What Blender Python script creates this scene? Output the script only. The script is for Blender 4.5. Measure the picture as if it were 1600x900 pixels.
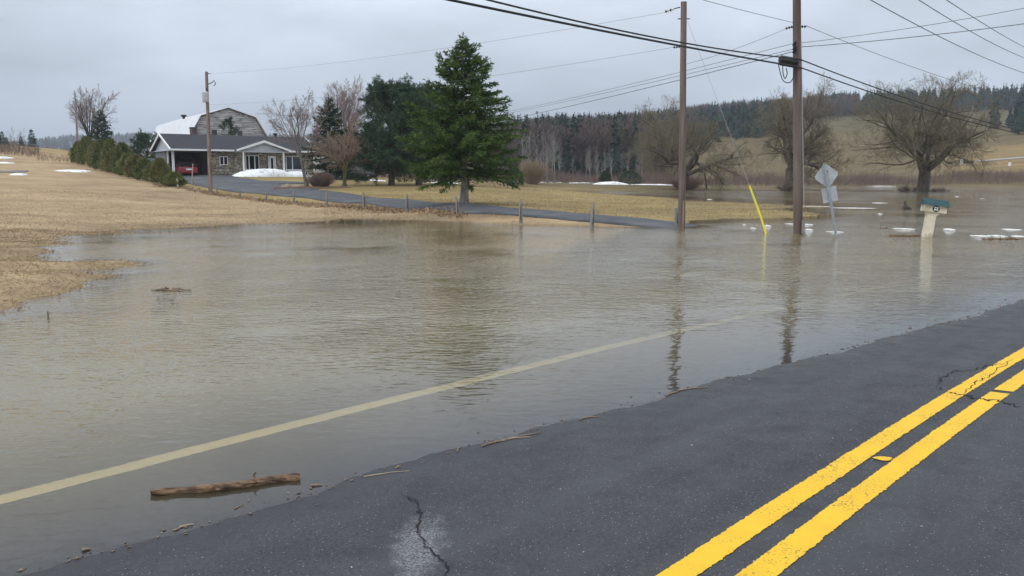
import bpy, math, random
import numpy as np
from mathutils import Vector, Matrix

for o in list(bpy.data.objects):
    bpy.data.objects.remove(o)
SC = bpy.context.scene
COL = SC.collection
R = math.radians
random.seed(4)

# ------------------------------------------------------------------ camera
FPX, CAMZ, HORIZON = 1331.0, 1.75, 275.0
PITCH = math.atan((450 - HORIZON) / FPX)
cam = bpy.data.cameras.new('camera')
cam.sensor_width = 36
cam.lens = 36 * FPX / 1600
cam.clip_start, cam.clip_end = 0.1, 12000
camo = bpy.data.objects.new('camera', cam)
camo.location = (0, 0, CAMZ)
camo.rotation_euler = (R(90) - PITCH, 0, 0)
COL.objects.link(camo)
SC.camera = camo

# ------------------------------------------------------------------ sky, sun, exposure
SUN_EL, SUN_AZ = R(52), R(-130)
w = bpy.data.worlds.new('World')
SC.world = w
w.use_nodes = True
nt = w.node_tree
nt.nodes.clear()
N = nt.nodes.new
out = N('ShaderNodeOutputWorld'); bg = N('ShaderNodeBackground')
bg.inputs['Strength'].default_value = 0.1
sky = N('ShaderNodeTexSky'); sky.sky_type = 'NISHITA'; sky.sun_disc = False
sky.sun_elevation, sky.sun_rotation = SUN_EL, SUN_AZ
sky.air_density, sky.dust_density = 1.0, 2.0
tc = N('ShaderNodeTexCoord'); sep = N('ShaderNodeSeparateXYZ')
nt.links.new(tc.outputs['Generated'], sep.inputs[0])
mr = N('ShaderNodeMapRange'); mr.inputs['From Min'].default_value = -0.02; mr.inputs['From Max'].default_value = 1.0
nt.links.new(sep.outputs['Z'], mr.inputs['Value'])
grad = N('ShaderNodeMix'); grad.data_type = 'RGBA'
grad.inputs['A'].default_value = (4.5, 5.2, 6.15, 1)      # cloud base low over the hills
grad.inputs['B'].default_value = (16.0, 17.0, 18.4, 1)     # overcast zenith, about three times the horizon
nt.links.new(mr.outputs[0], grad.inputs['Factor'])
mp = N('ShaderNodeMapping'); mp.inputs['Scale'].default_value = (1.3, 1.3, 4.2)
nt.links.new(tc.outputs['Generated'], mp.inputs[0])
nz = N('ShaderNodeTexNoise'); nz.inputs['Scale'].default_value = 1.7; nz.inputs['Detail'].default_value = 5; nz.inputs['Roughness'].default_value = .5
nt.links.new(mp.outputs[0], nz.inputs['Vector'])
mr2 = N('ShaderNodeMapRange'); mr2.inputs['From Min'].default_value = .3; mr2.inputs['From Max'].default_value = .72
mr2.inputs['To Min'].default_value = .62; mr2.inputs['To Max'].default_value = 1.32
nt.links.new(nz.outputs[0], mr2.inputs['Value'])
mul = N('ShaderNodeVectorMath'); mul.operation = 'SCALE'
nt.links.new(grad.outputs['Result'], mul.inputs[0]); nt.links.new(mr2.outputs[0], mul.inputs['Scale'])
mx = N('ShaderNodeMix'); mx.data_type = 'RGBA'; mx.inputs['Factor'].default_value = .93
nt.links.new(sky.outputs[0], mx.inputs['A']); nt.links.new(mul.outputs[0], mx.inputs['B'])
nt.links.new(mx.outputs['Result'], bg.inputs['Color']); nt.links.new(bg.outputs[0], out.inputs[0])

sun = bpy.data.lights.new('sun', 'SUN'); sun.energy = 1.0; sun.angle = R(28); sun.color = (1, .96, .9)
suno = bpy.data.objects.new('sun', sun); COL.objects.link(suno)
sdir = Vector((math.sin(SUN_AZ) * math.cos(SUN_EL), math.cos(SUN_AZ) * math.cos(SUN_EL), math.sin(SUN_EL)))
suno.rotation_euler = sdir.to_track_quat('Z', 'Y').to_euler()
SC.view_settings.view_transform = 'Standard'
SC.view_settings.look = 'None'
SC.view_settings.exposure = 0.16
SC.view_settings.gamma = 1.0
SC.cycles.max_bounces = 8
SC.cycles.transparent_max_bounces = 12
SC.cycles.volume_bounces = 0

# ------------------------------------------------------------------ helpers: where a bearing meets the ground
CP, SP = math.cos(PITCH), math.sin(PITCH)
def A(px, py, d):                       # a point d metres ahead
    b = -(py - 450) / FPX
    t = d / (CP + b * SP)
    return Vector(((px - 800) / FPX * t, d, CAMZ + (-SP + b * CP) * t))
def G(px, py, z=0.0):                   # a point on level z
    b = -(py - 450) / FPX
    t = (z - CAMZ) / (-SP + b * CP)
    return Vector(((px - 800) / FPX * t, (CP + b * SP) * t, z))
def XY(px, d):                          # plan position on a bearing
    return (px - 800) / FPX * d * CP, d

# ------------------------------------------------------------------ helpers: meshes
def tag(o, label=None, cat=None, group=None, kind=None):
    if label: o['label'] = label
    if cat: o['category'] = cat
    if group: o['group'] = group
    if kind: o['kind'] = kind
    return o
def link(name, me, mat, parent=None):
    o = bpy.data.objects.new(name, me)
    if mat is not None and len(me.materials) == 0: me.materials.append(mat)
    COL.objects.link(o)
    if parent is not None: o.parent = parent
    return o
def empty(name, loc, rz=0.0):
    o = bpy.data.objects.new(name, None)
    o.empty_display_size = .2
    o.location = loc; o.rotation_euler = (0, 0, rz)
    COL.objects.link(o)
    return o
def tri_mesh(name, V, F, var=None, smooth=False):
    V = np.asarray(V, dtype=np.float32).reshape(-1, 3); F = np.asarray(F, dtype=np.int32)
    k = F.shape[1]
    me = bpy.data.meshes.new(name)
    me.vertices.add(len(V)); me.vertices.foreach_set('co', V.ravel())
    me.loops.add(F.size); me.loops.foreach_set('vertex_index', F.ravel())
    me.polygons.add(len(F)); me.polygons.foreach_set('loop_start', np.arange(0, F.size, k, dtype=np.int32))
    if smooth: me.polygons.foreach_set('use_smooth', np.ones(len(F), dtype=bool))
    if var is not None:
        a = me.attributes.new('var', 'FLOAT', 'POINT'); a.data.foreach_set('value', np.asarray(var, dtype=np.float32))
    me.update(calc_edges=True); me.validate()
    return me
class MB:
    def __init__(s): s.v = []; s.f = []
    def add(s, V, F):
        n = len(s.v); s.v += [tuple(p) for p in V]; s.f += [tuple(i + n for i in f) for f in F]; return s
    def box(s, x0, x1, y0, y1, z0, z1):
        return s.add([(x0,y0,z0),(x1,y0,z0),(x1,y1,z0),(x0,y1,z0),(x0,y0,z1),(x1,y0,z1),(x1,y1,z1),(x0,y1,z1)],
                     [(0,3,2,1),(4,5,6,7),(0,1,5,4),(1,2,6,5),(2,3,7,6),(3,0,4,7)])
    def prism(s, poly, y0, y1):          # poly in (x,z), extruded along y
        n = len(poly)
        V = [(x, y0, z) for x, z in poly] + [(x, y1, z) for x, z in poly]
        F = [tuple(range(n)), tuple(reversed(range(n, 2*n)))] + [(i, i+n, (i+1) % n + n, (i+1) % n) for i in range(n)]
        return s.add(V, F)
    def prismx(s, poly, x0, x1):         # poly in (y,z), extruded along x
        n = len(poly)
        V = [(x0, y, z) for y, z in poly] + [(x1, y, z) for y, z in poly]
        F = [tuple(reversed(range(n))), tuple(range(n, 2*n))] + [(i, (i+1) % n, (i+1) % n + n, i+n) for i in range(n)]
        return s.add(V, F)
    def tube(s, pts, rad, n=8, cap=True):
        V, F = tube_data(pts, rad, n, cap); return s.add(V, F)
    def build(s, name, mat, parent=None, bevel=0, smooth=False):
        me = bpy.data.meshes.new(name); me.from_pydata(s.v, [], s.f)
        if smooth: me.polygons.foreach_set('use_smooth', [True] * len(me.polygons))
        me.update()
        o = link(name, me, mat, parent)
        if bevel:
            m = o.modifiers.new('bevel', 'BEVEL'); m.width = bevel; m.segments = 2; m.limit_method = 'ANGLE'
        return o
def tube_data(pts, rad, n=8, cap=True):
    pts = [Vector(p) for p in pts]
    if not hasattr(rad, '__len__'): rad = [rad] * len(pts)
    V = []; F = []; ref = None
    for i, p in enumerate(pts):
        d = (pts[min(i+1, len(pts)-1)] - pts[max(i-1, 0)]).normalized()
        if ref is None: ref = Vector((1, 0, 0)) if abs(d.x) < .8 else Vector((0, 1, 0))
        b = d.cross(ref).normalized(); a = b.cross(d); ref = a
        for k in range(n):
            t = 2 * math.pi * k / n
            V.append(p + (a * math.cos(t) + b * math.sin(t)) * rad[i])
    for i in range(len(pts)-1):
        for k in range(n):
            F.append((i*n+k, i*n+(k+1) % n, (i+1)*n+(k+1) % n, (i+1)*n+k))
    if cap:
        F.append(tuple(reversed(range(n)))); F.append(tuple(range((len(pts)-1)*n, len(pts)*n)))
    return V, F
def tubes_np(P, Rd, sides=3):            # P (N,n,3), Rd (N,n)
    Nn, n, _ = P.shape
    D = np.gradient(P, axis=1); D /= np.linalg.norm(D, axis=2, keepdims=True) + 1e-9
    ref = np.where(np.abs(D[..., 2:3]) < .8, np.array([0, 0, 1.]), np.array([1., 0, 0]))
    a = np.cross(D, ref); a /= np.linalg.norm(a, axis=2, keepdims=True) + 1e-9
    b = np.cross(D, a)
    t = np.arange(sides) * 2 * np.pi / sides
    V = P[:, :, None, :] + (a[:, :, None, :] * np.cos(t)[None, None, :, None] + b[:, :, None, :] * np.sin(t)[None, None, :, None]) * Rd[:, :, None, None]
    idx = np.arange(Nn * n * sides).reshape(Nn, n, sides)
    i0 = idx[:, :-1, :]; i1 = idx[:, 1:, :]
    j0 = np.roll(i0, -1, axis=2); j1 = np.roll(i1, -1, axis=2)
    T = np.concatenate([np.stack([i0, j0, j1], -1).reshape(-1, 3), np.stack([i0, j1, i1], -1).reshape(-1, 3)])
    return V.reshape(-1, 3), T
def leaves_np(B, D, L, W, rng):          # diamonds
    n = len(B); D = D / (np.linalg.norm(D, axis=1, keepdims=True) + 1e-9)
    s = np.cross(D, rng.normal(size=(n, 3))); s /= np.linalg.norm(s, axis=1, keepdims=True) + 1e-9
    L = np.asarray(L).reshape(-1, 1) * np.ones((n, 1)); W = np.asarray(W).reshape(-1, 1) * np.ones((n, 1))
    V = np.stack([B, B + D * L * .45 + s * W / 2, B + D * L, B + D * L * .45 - s * W / 2], 1).reshape(-1, 3)
    k = np.arange(n)[:, None] * 4
    return V, np.concatenate([k + [0, 1, 2], k + [0, 2, 3]])
def cat_np(parts):
    Vs, Fs, vs, n = [], [], [], 0
    for V, F, v in parts:
        Vs.append(V); Fs.append(F + n); n += len(V); vs.append(np.broadcast_to(v, len(V)) if np.ndim(v) == 0 else v)
    return np.concatenate(Vs), np.concatenate(Fs), np.concatenate(vs)

# ------------------------------------------------------------------ materials
def pmat(name, c1, c2=None, scale=3, rough=.75, bump=0, bscale=None, stretch=(1, 1, 1), detail=5, spec=.3, metal=0, lo=.35, hi=.65, third=None, tscale=1, attr=False, bdist=.02):
    m = bpy.data.materials.new(name); m.use_nodes = True
    t = m.node_tree; b = t.nodes['Principled BSDF']
    b.inputs['Roughness'].default_value = rough; b.inputs['Metallic'].default_value = metal
    b.inputs['Specular IOR Level'].default_value = spec
    b.inputs['Base Color'].default_value = (*c1, 1)
    c2 = c2 or tuple(x * .8 for x in c1)
    co = t.nodes.new('ShaderNodeTexCoord'); mp = t.nodes.new('ShaderNodeMapping'); mp.inputs['Scale'].default_value = stretch
    t.links.new(co.outputs['Object'], mp.inputs[0])
    n = t.nodes.new('ShaderNodeTexNoise'); n.inputs['Scale'].default_value = scale; n.inputs['Detail'].default_value = detail; n.inputs['Roughness'].default_value = .6
    t.links.new(mp.outputs[0], n.inputs['Vector'])
    r = t.nodes.new('ShaderNodeMapRange'); r.inputs['From Min'].default_value = lo; r.inputs['From Max'].default_value = hi
    t.links.new(n.outputs[0], r.inputs['Value'])
    fac = r.outputs[0]
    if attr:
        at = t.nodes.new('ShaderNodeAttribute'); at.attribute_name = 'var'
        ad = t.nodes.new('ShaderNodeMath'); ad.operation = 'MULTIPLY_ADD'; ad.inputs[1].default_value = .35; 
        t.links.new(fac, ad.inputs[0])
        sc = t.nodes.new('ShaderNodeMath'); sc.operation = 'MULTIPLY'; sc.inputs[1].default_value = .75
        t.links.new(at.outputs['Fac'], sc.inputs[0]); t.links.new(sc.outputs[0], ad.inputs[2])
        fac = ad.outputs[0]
    mx = t.nodes.new('ShaderNodeMix'); mx.data_type = 'RGBA'
    mx.inputs['A'].default_value = (*c1, 1); mx.inputs['B'].default_value = (*c2, 1)
    t.links.new(fac, mx.inputs['Factor'])
    res = mx.outputs['Result']
    if third:
        n2 = t.nodes.new('ShaderNodeTexNoise'); n2.inputs['Scale'].default_value = tscale; n2.inputs['Detail'].default_value = 4
        t.links.new(mp.outputs[0], n2.inputs['Vector'])
        r2 = t.nodes.new('ShaderNodeMapRange'); r2.inputs['From Min'].default_value = .5; r2.inputs['From Max'].default_value = .68
        t.links.new(n2.outputs[0], r2.inputs['Value'])
        m2 = t.nodes.new('ShaderNodeMix'); m2.data_type = 'RGBA'; m2.inputs['B'].default_value = (*third, 1)
        t.links.new(r2.outputs[0], m2.inputs['Factor']); t.links.new(res, m2.inputs['A']); res = m2.outputs['Result']
    t.links.new(res, b.inputs['Base Color'])
    if bump:
        n3 = t.nodes.new('ShaderNodeTexNoise'); n3.inputs['Scale'].default_value = bscale or scale * 3; n3.inputs['Detail'].default_value = 4
        t.links.new(mp.outputs[0], n3.inputs['Vector'])
        bp = t.nodes.new('ShaderNodeBump'); bp.inputs['Strength'].default_value = bump; bp.inputs['Distance'].default_value = bdist
        t.links.new(n3.outputs[0], bp.inputs['Height']); t.links.new(bp.outputs[0], b.inputs['Normal'])
    return m
M = {}
M['white_trim'] = pmat('white_trim', (.86, .87, .88), (.80, .81, .82), 4, .5)
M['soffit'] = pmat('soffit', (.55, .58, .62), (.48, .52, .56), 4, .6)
M['siding_grey'] = pmat('siding_grey', (.50, .54, .58), (.42, .46, .50), 2, .6)
M['shingle'] = pmat('shingle', (.026, .027, .034), (.052, .052, .060), 6, .9, .4, 30, (1, 3, 1))
M['stone'] = pmat('stone', (.17, .145, .12), (.54, .48, .39), 5, .85, .5, 20, attr=True)
M['mortar'] = pmat('mortar', (.17, .16, .14), (.11, .10, .09), 8, .95)
M['glass'] = pmat('glass', (.015, .02, .025), (.03, .035, .04), 2, .06, spec=.6)
M['curtain'] = pmat('curtain', (.30, .30, .30), (.2, .2, .2), 6, .8)
M['barn_board'] = pmat('barn_board', (.25, .26, .28), (.60, .61, .63), 1.2, .85, .3, 14, (1, 1, 5), attr=True, third=(.20, .185, .18), tscale=.8)
M['barn_roof'] = pmat('barn_roof', (.72, .74, .77), (.62, .65, .68), 1.0, .45, metal=0)
M['dark'] = pmat('dark', (.02, .02, .022), (.035, .035, .035), 6, .8)
M['interior'] = pmat('interior', (.20, .22, .24), (.14, .15, .17), 3, .9)
M['brick_chimney'] = pmat('brick_chimney', (.16, .12, .10), (.08, .07, .06), 9, .9)
M['snow'] = pmat('snow', (.86, .88, .90), (.74, .76, .79), 3, .7, .4, 6, third=(.52, .50, .46), tscale=2.6, lo=.3, hi=.8)
M['ice'] = pmat('ice', (.76, .78, .78), (.50, .50, .47), 9, .6, .7, 22, third=(.40, .37, .31), tscale=5)
M['pole_wood'] = pmat('pole_wood', (.115, .085, .072), (.215, .175, .155), 9, .85, .6, 30, (1, 1, .06), third=(.085, .06, .05), tscale=3)
M['pole_rust'] = pmat('pole_rust', (.16, .095, .062), (.29, .24, .21), 9, .85, .6, 30, (1, 1, .1))
M['post_wood'] = pmat('post_wood', (.30, .285, .26), (.17, .155, .14), 9, .9, .6, 30, (1, 1, .1))
M['yellow_plastic'] = pmat('yellow_plastic', (.75, .66, .03), (.62, .55, .03), 4, .45)
M['galv'] = pmat('galv', (.36, .39, .42), (.27, .30, .33), 12, .5, metal=.2)
M['sign_back'] = pmat('sign_back', (.50, .53, .55), (.40, .43, .46), 5, .5, metal=.1, third=(.36, .38, .39), tscale=3)
M['cable'] = pmat('cable', (.018, .019, .022), (.03, .03, .032), 8, .6)
M['wire'] = pmat('wire', (.09, .095, .105), (.14, .145, .15), 8, .5, metal=.3)
M['porcelain'] = pmat('porcelain', (.78, .78, .78), (.6, .6, .62), 8, .25)
M['cream'] = pmat('cream', (.76, .68, .53), (.64, .57, .43), 7, .6, third=(.40, .34, .24), tscale=2.5)
M['teal_roof'] = pmat('teal_roof', (.014, .050, .060), (.026, .075, .088), 9, .6)
M['dark_green'] = pmat('dark_green', (.012, .035, .032), (.02, .045, .04), 9, .5)
M['bark_grey'] = pmat('bark_grey', (.20, .185, .17), (.10, .09, .08), 7, .9, .7, 16, (1, 1, .35))
M['bark_spruce'] = pmat('bark_spruce', (.36, .335, .31), (.20, .18, .165), 7, .9, .7, 16, (1, 1, .4))
M['bark_dark'] = pmat('bark_dark', (.055, .043, .035), (.10, .08, .065), 6, .95, .7, 14, (1, 1, .35))
M['bark_willow'] = pmat('bark_willow', (.06, .05, .04), (.145, .12, .09), 3, .95, .8, 7, (1, 1, .35))
M['bark_moss'] = pmat('bark_moss', (.15, .14, .055), (.10, .09, .06), 5, .95, .6, 14, (1, 1, .4))
M['bark_birch'] = pmat('bark_birch', (.33, .315, .295), (.19, .18, .165), 4, .8, attr=False, third=(.16, .14, .13), tscale=1.5)
def twig(name, a, b): return pmat(name, a, b, 2, .9, attr=True)
M['twig_willow'] = twig('twig_willow', (.125, .105, .068), (.25, .21, .14))
M['twig_maple'] = twig('twig_maple', (.17, .125, .115), (.30, .235, .215))
M['twig_pink'] = twig('twig_pink', (.24, .18, .17), (.40, .31, .29))
M['twig_crab'] = twig('twig_crab', (.24, .17, .13), (.40, .30, .24))
M['twig_birch'] = twig('twig_birch', (.17, .15, .14), (.29, .27, .25))
M['twig_red'] = twig('twig_red', (.13, .085, .075), (.22, .155, .13))
M['twig_tan'] = twig('twig_tan', (.24, .18, .11), (.36, .28, .18))
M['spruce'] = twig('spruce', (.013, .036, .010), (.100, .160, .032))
M['spruce_dark'] = twig('spruce_dark', (.012, .030, .014), (.045, .085, .035))
M['pine'] = twig('pine', (.015, .040, .022), (.070, .125, .062))
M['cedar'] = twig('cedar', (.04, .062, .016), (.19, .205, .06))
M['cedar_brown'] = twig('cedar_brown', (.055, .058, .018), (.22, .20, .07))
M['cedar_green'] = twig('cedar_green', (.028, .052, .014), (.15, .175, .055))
M['cedar_dark'] = twig('cedar_dark', (.035, .042, .014), (.10, .095, .035))
M['far_conifer'] = twig('far_conifer', (.009, .022, .016), (.028, .052, .034))
M['far_bare'] = twig('far_bare', (.060, .044, .042), (.15, .108, .092))
M['far_canopy'] = twig('far_canopy', (.05, .055, .06), (.10, .10, .10))
M['dry_grass'] = twig('dry_grass', (.24, .175, .105), (.40, .30, .185))
M['leaf_litter'] = twig('leaf_litter', (.20, .13, .08), (.36, .26, .16))
M['rock'] = pmat('rock', (.34, .28, .21), (.2, .17, .13), 4, .9, .6, 9)
M['mulch'] = pmat('mulch', (.15, .085, .055), (.09, .055, .04), 8, .95, .6, 20)
M['car_red'] = pmat('car_red', (.22, .014, .030), (.20, .012, .026), 2, .25, spec=.6)
M['car_silver'] = pmat('car_silver', (.42, .45, .48), (.38, .41, .44), 2, .3, metal=.4)
M['car_black'] = pmat('car_black', (.02, .02, .023), (.025, .025, .028), 2, .25, spec=.6)
M['tyre'] = pmat('tyre', (.02, .02, .02), (.03, .03, .03), 6, .9)
M['rim'] = pmat('rim', (.5, .5, .52), (.4, .4, .42), 6, .35, metal=.6)
M['tail_red'] = pmat('tail_red', (.42, .02, .02), (.36, .02, .02), 6, .2, spec=.6)
M['chrome'] = pmat('chrome', (.7, .7, .72), (.6, .6, .62), 6, .25, metal=.8)
M['plate'] = pmat('plate', (.75, .76, .80), (.65, .66, .70), 6, .5)
M['bin_blue'] = pmat('bin_blue', (.03, .07, .20), (.02, .05, .15), 4, .5)
M['log_bark'] = pmat('log_bark', (.085, .048, .030), (.26, .165, .095), 26, .75, 1.0, 60, (.5, 2, 2), third=(.040, .027, .020), tscale=11, bdist=.008, lo=.40, hi=.62)
M['log_wood'] = pmat('log_wood', (.45, .29, .13), (.34, .21, .10), 20, .8)
M['stick'] = pmat('stick', (.16, .12, .09), (.27, .20, .14), 12, .9)
M['stick_pale'] = pmat('stick_pale', (.42, .34, .25), (.32, .25, .18), 12, .9)
M['pebble'] = pmat('pebble', (.55, .54, .52), (.40, .39, .38), 30, .8)
M['crack'] = pmat('crack', (.012, .012, .013), (.02, .02, .02), 20, .95)

# ------------------------------------------------------------------ road line: s along, t to the left of it
RU = Vector((math.sin(R(42)), math.cos(R(42)))); RL = Vector((-RU.y, RU.x))
CT, WT, PL, PR = 1.66, 5.20, 5.75, -3.0        # centre line, edge line, left and right edge of the asphalt
def smooth01(x): x = np.clip(x, 0, 1); return x * x * (3 - 2 * x)
def bend(s): return -0.0030 * (np.asarray(s, dtype=float) - 5.5) ** 2
def road_xy(s, t):
    t = t + bend(np.clip(s, -30, 45)) - np.maximum(np.asarray(s, dtype=float) - 45, 0) * .237
    return s * RU.x + t * RL.x, s * RU.y + t * RL.y
TW_S = [-60, -10, 0, 1.2, 1.66, 3.6, 5.4, 7.6, 9.7, 11.5, 14.1, 20, 30, 60, 120]
TW_T = [5.2, 4.7, 4.2, 4.08, 3.99, 3.84, 3.60, 3.33, 3.09, 2.92, 2.78, 2.45, 2.3, 3.2, 4.5]
def road_z(s, t):                        # superelevated: falls to the left, the flood edge lies where it crosses 0
    s = np.asarray(s, dtype=float); t = np.asarray(t, dtype=float)
    tw = np.interp(s, TW_S, TW_T)
    wob = .0010 * np.sin(s * 1.9 + 1) + .0008 * np.sin(s * 4.3 + t * 1.7) + .0006 * np.sin(s * 9.1 + t * 3.1) + .0005 * np.sin(s * 17.3 + t * 7.1)
    dip = .035 * smooth01((s - 7) / 7) * smooth01((t - tw - .4) / 1.6)
    return .031 * (tw - t) + wob - dip
def to_st(X, Y):
    s = X * RU.x + Y * RU.y; t = X * RL.x + Y * RL.y
    return s, t - bend(np.clip(s, -30, 45)) + np.maximum(s - 45, 0) * .237

# ------------------------------------------------------------------ terrain
ctl = []
def cz(px, py, d): p = A(px, py, d); ctl.append((p.x, p.y, p.z))
def cs(px, py, z=0.0): p = G(px, py, z); ctl.append(tuple(p))
def cp(px, d, z): x, y = XY(px, d); ctl.append((x, y, z))
# flood edge, left lawn and inlet
for q in [(0,486),(60,472),(105,458),(150,436),(178,424),(150,408),(60,404),(60,376),(130,365),(200,360),(260,356),(330,352),(400,350),(470,348.5),(520,344.5),(560,342.5),(650,344),(720,346),(813,350.5),(925,354),(1040,354),
          (1085,345),(1160,341),(1240,340.5),(1290,334),(1290,324),(1200,319),(1130,316),(1060,310.5),(1000,306.5),(930,303),(850,298.5)]: cs(*q)
for q in [(0,450,.10),(70,440,.10),(120,428,.05),(0,425,.08),(60,420,.06),(0,398,.06),(30,392,.03),(85,391,-.03),(150,385,-.06)]: cs(*q)
for q in [(0,360,25.8),(0,320,42),(0,280,70),(0,252,95),(100,262,90),(0,226,122),(100,234,122),(175,250,110),(130,257,95),(275,292,66),(205,275,80),(100,300,52),(200,310,49),(100,335,36),(250,335,38),
          (400,330,42),(330,318,50),(520,334,38),(-400,300,50),(-400,220,120)]: cz(*q)
# house platform, drive, fence line and lawn
for q in [(320,274,85),(260,277,82),(430,276,86),(495,276,92),(360,272,110),(420,270,120),(250,262,130),(440,281,76),(400,292,66),(300,283,74),(430,298,60),(500,305,54),(600,315,46),(700,323,39.5),(800,331.5,35.5),(900,340,32.5),(1000,346,31),
          (714,337,36),(635,331,40),(568,326.5,43),(509,322,46.5),(458,318,50),(415,314,53),(374,310,56),(338,304.5,60),(600,290,66),(650,288.5,68),(540,291,64),(480,292.5,62),(690,290,66),(800,290.5,78),(760,300,60),(724,318.5,42),
          (830,289.5,108),(950,289.5,120),(950,311,61),(900,325,44),(1050,332,41),(1150,333,38.6),(1150,322,50),(1000,325,46),(1240,331,40.5),(560,284,95),(650,282,110),(740,284,105)]: cz(*q)
for q in [(1060,290,.4),(1000,289.6,.5)]: cs(*q)
# under water
for px, d, z in [(1100,31,-.06),(1200,31,-.12),(1066,28.6,-.1),(1250,25.8,-.35),(1450,24.7,-.3),(900,25,-.4),(600,24,-.4),(300,20,-.3),(250,14,-.25),(800,18,-.5),(500,12,-.45),(1100,20,-.5),(1500,20,-.5),(1400,40,-.4),(1700,40,-.4),(1600,80,-.6),(1350,80,-.6),(1150,90,-.5),(1445,94.5,-.05),(1235,104,-.05),(1000,95,-.3),(1300,125,-.3),(1600,125,-.3),(2200,60,-.4),(2400,120,-.2),(350,9,-.3),(1900,28,-.4)]: cp(px, d, z)
for x, y, z in [(-8,3,-.3),(-10,7,-.3),(-16,-4,.1),(-14,4,.1),(-40,-20,.5),(-60,20,1.2),(0,-12,.3),(10,-2,.3),(20,4,.3),(40,15,.4),(60,-20,.6),(-20,-60,.6),(80,30,.3),(90,-60,1),(-90,-60,1),(-3.5,8.6,-.35),(2,13,-.4),(9,18,-.45),(18,26,-.45)]: ctl.append((x, y, z))
ctl = np.array(ctl)
def kern(r): return np.sqrt(r * r + .6)
_d = np.hypot(ctl[:, None, 0] - ctl[None, :, 0], ctl[:, None, 1] - ctl[None, :, 1])
_n = len(ctl)
_Am = np.zeros((_n + 1, _n + 1)); _Am[:_n, :_n] = kern(_d) - np.eye(_n) * .05; _Am[:_n, _n] = 1; _Am[_n, :_n] = 1
_wt = np.linalg.solve(_Am, np.append(ctl[:, 2], 0))
FPXS = [-2500, -800, 0, 120, 260, 420, 560, 700, 820, 950, 1100, 1250, 1400, 1600, 2000, 3500]
FDS = [128, 170, 230, 320, 420, 540, 800, 1500, 4000]
FT = np.array([
 [6, 7, 8, 9, 10, 12, 20, 60, 120], [6, 7, 7, 6, 6, 8, 20, 60, 120], [6.6, 6.2, 4, 2, 3, 6, 14, 52, 110], [5.4, 5, 3, 2, 3, 6, 16, 66, 110],
 [2.6, 2.6, 2.4, 2.4, 3, 6, 16, 70, 110], [2.1, 2.1, 2.2, 2.4, 3, 6, 16, 66, 110], [1.6, 1.8, 2.2, 3, 5, 8, 16, 64, 110], [1.1, 1.5, 3, 6, 12, 18, 22, 60, 100],
 [.35, 1.5, 5, 12, 18, 21, 24, 40, 80], [.4, 1.4, 5.5, 13, 20, 25, 26, 30, 60], [-.2, 1.2, 6, 15, 25, 35, 33, 30, 50], [-.3, 1.2, 6.5, 18, 29, 40, 38, 30, 40],
 [-.3, 1.2, 6.5, 19, 31, 44, 42, 30, 40], [-.3, 2.8, 10, 22, 33, 47, 45, 30, 40], [-.2, 3, 10, 22, 33, 48, 45, 40, 40], [1, 4, 10, 22, 33, 48, 45, 40, 40]], dtype=float)
def terrain_raw(X, Y):
    shp = np.shape(X); X = np.ravel(np.asarray(X, dtype=float)); Y = np.ravel(np.asarray(Y, dtype=float))
    z = np.empty_like(X)
    for i in range(0, len(X), 60000):
        r = np.hypot(X[i:i+60000, None] - ctl[None, :, 0], Y[i:i+60000, None] - ctl[None, :, 1])
        z[i:i+60000] = kern(r) @ _wt[:_n] + _wt[_n]
    Yf = np.maximum(Y, 40.0)
    px = np.clip(800 + FPX / CP * X / Yf, FPXS[0], FPXS[-1]); d = np.clip(Yf, FDS[0], FDS[-1])
    ci = np.clip(np.searchsorted(FPXS, px) - 1, 0, len(FPXS) - 2); ri = np.clip(np.searchsorted(FDS, d) - 1, 0, len(FDS) - 2)
    a = np.array(FPXS, dtype=float); b = np.array(FDS, dtype=float)
    u = (px - a[ci]) / (a[ci+1] - a[ci]); v = (d - b[ri]) / (b[ri+1] - b[ri])
    zf = FT[ci, ri] * (1-u) * (1-v) + FT[ci+1, ri] * u * (1-v) + FT[ci, ri+1] * (1-u) * v + FT[ci+1, ri+1] * u * v
    dist = np.maximum(Y, np.hypot(X, Y) * .75)
    k = smooth01((dist - 122) / 22)
    z = np.where(Y < 0, np.where(np.hypot(X, Y) > 90, .6, np.clip(z, -.4, 1.5)), z)
    z = z * (1 - k) + np.where(Y < 30, 1.0, zf) * k
    rag = np.zeros_like(X)
    for kx, ky, am, ph in ((2.3, 1.1, .016, 0), (-1.3, 2.7, .016, 2), (4.9, -3.1, .010, 1), (3.3, 6.1, .009, 4), (-8.1, 5.3, .006, 3), (.7, -1.7, .02, 5)): rag += am * np.sin(kx * X + ky * Y + ph)
    z += rag * np.clip((30 - np.abs(Y)) / 6, 0, 1)
    z += .015 * np.sin(X * .9 + Y * .5) * np.sin(Y * .7 - X * .3) + .01 * np.sin(X * 2.3 + 1) * np.sin(Y * 1.9)
    return z.reshape(shp)
def ground_z(X, Y, step=.16):
    X = np.asarray(X, dtype=float); Y = np.asarray(Y, dtype=float)
    z = terrain_raw(X, Y)
    s, t = to_st(X, Y)
    inr = smooth01((PL + 3.0 - t) / 3.0) * smooth01((t - PR + 1.5) / 1.5) * (np.abs(s) < 140)
    rz = road_z(s, np.clip(t, PR, PL)) - step * smooth01((PL + .25 - t) / .25) - .05 * np.maximum(t - PL, 0)
    return z * (1 - inr) + rz * inr
def gz(x, y): return float(ground_z(np.array([x]), np.array([y]))[0])
def on(px, d, dz=0.0):
    x, y = XY(px, d); return Vector((x, y, gz(x, y) + dz))

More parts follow.
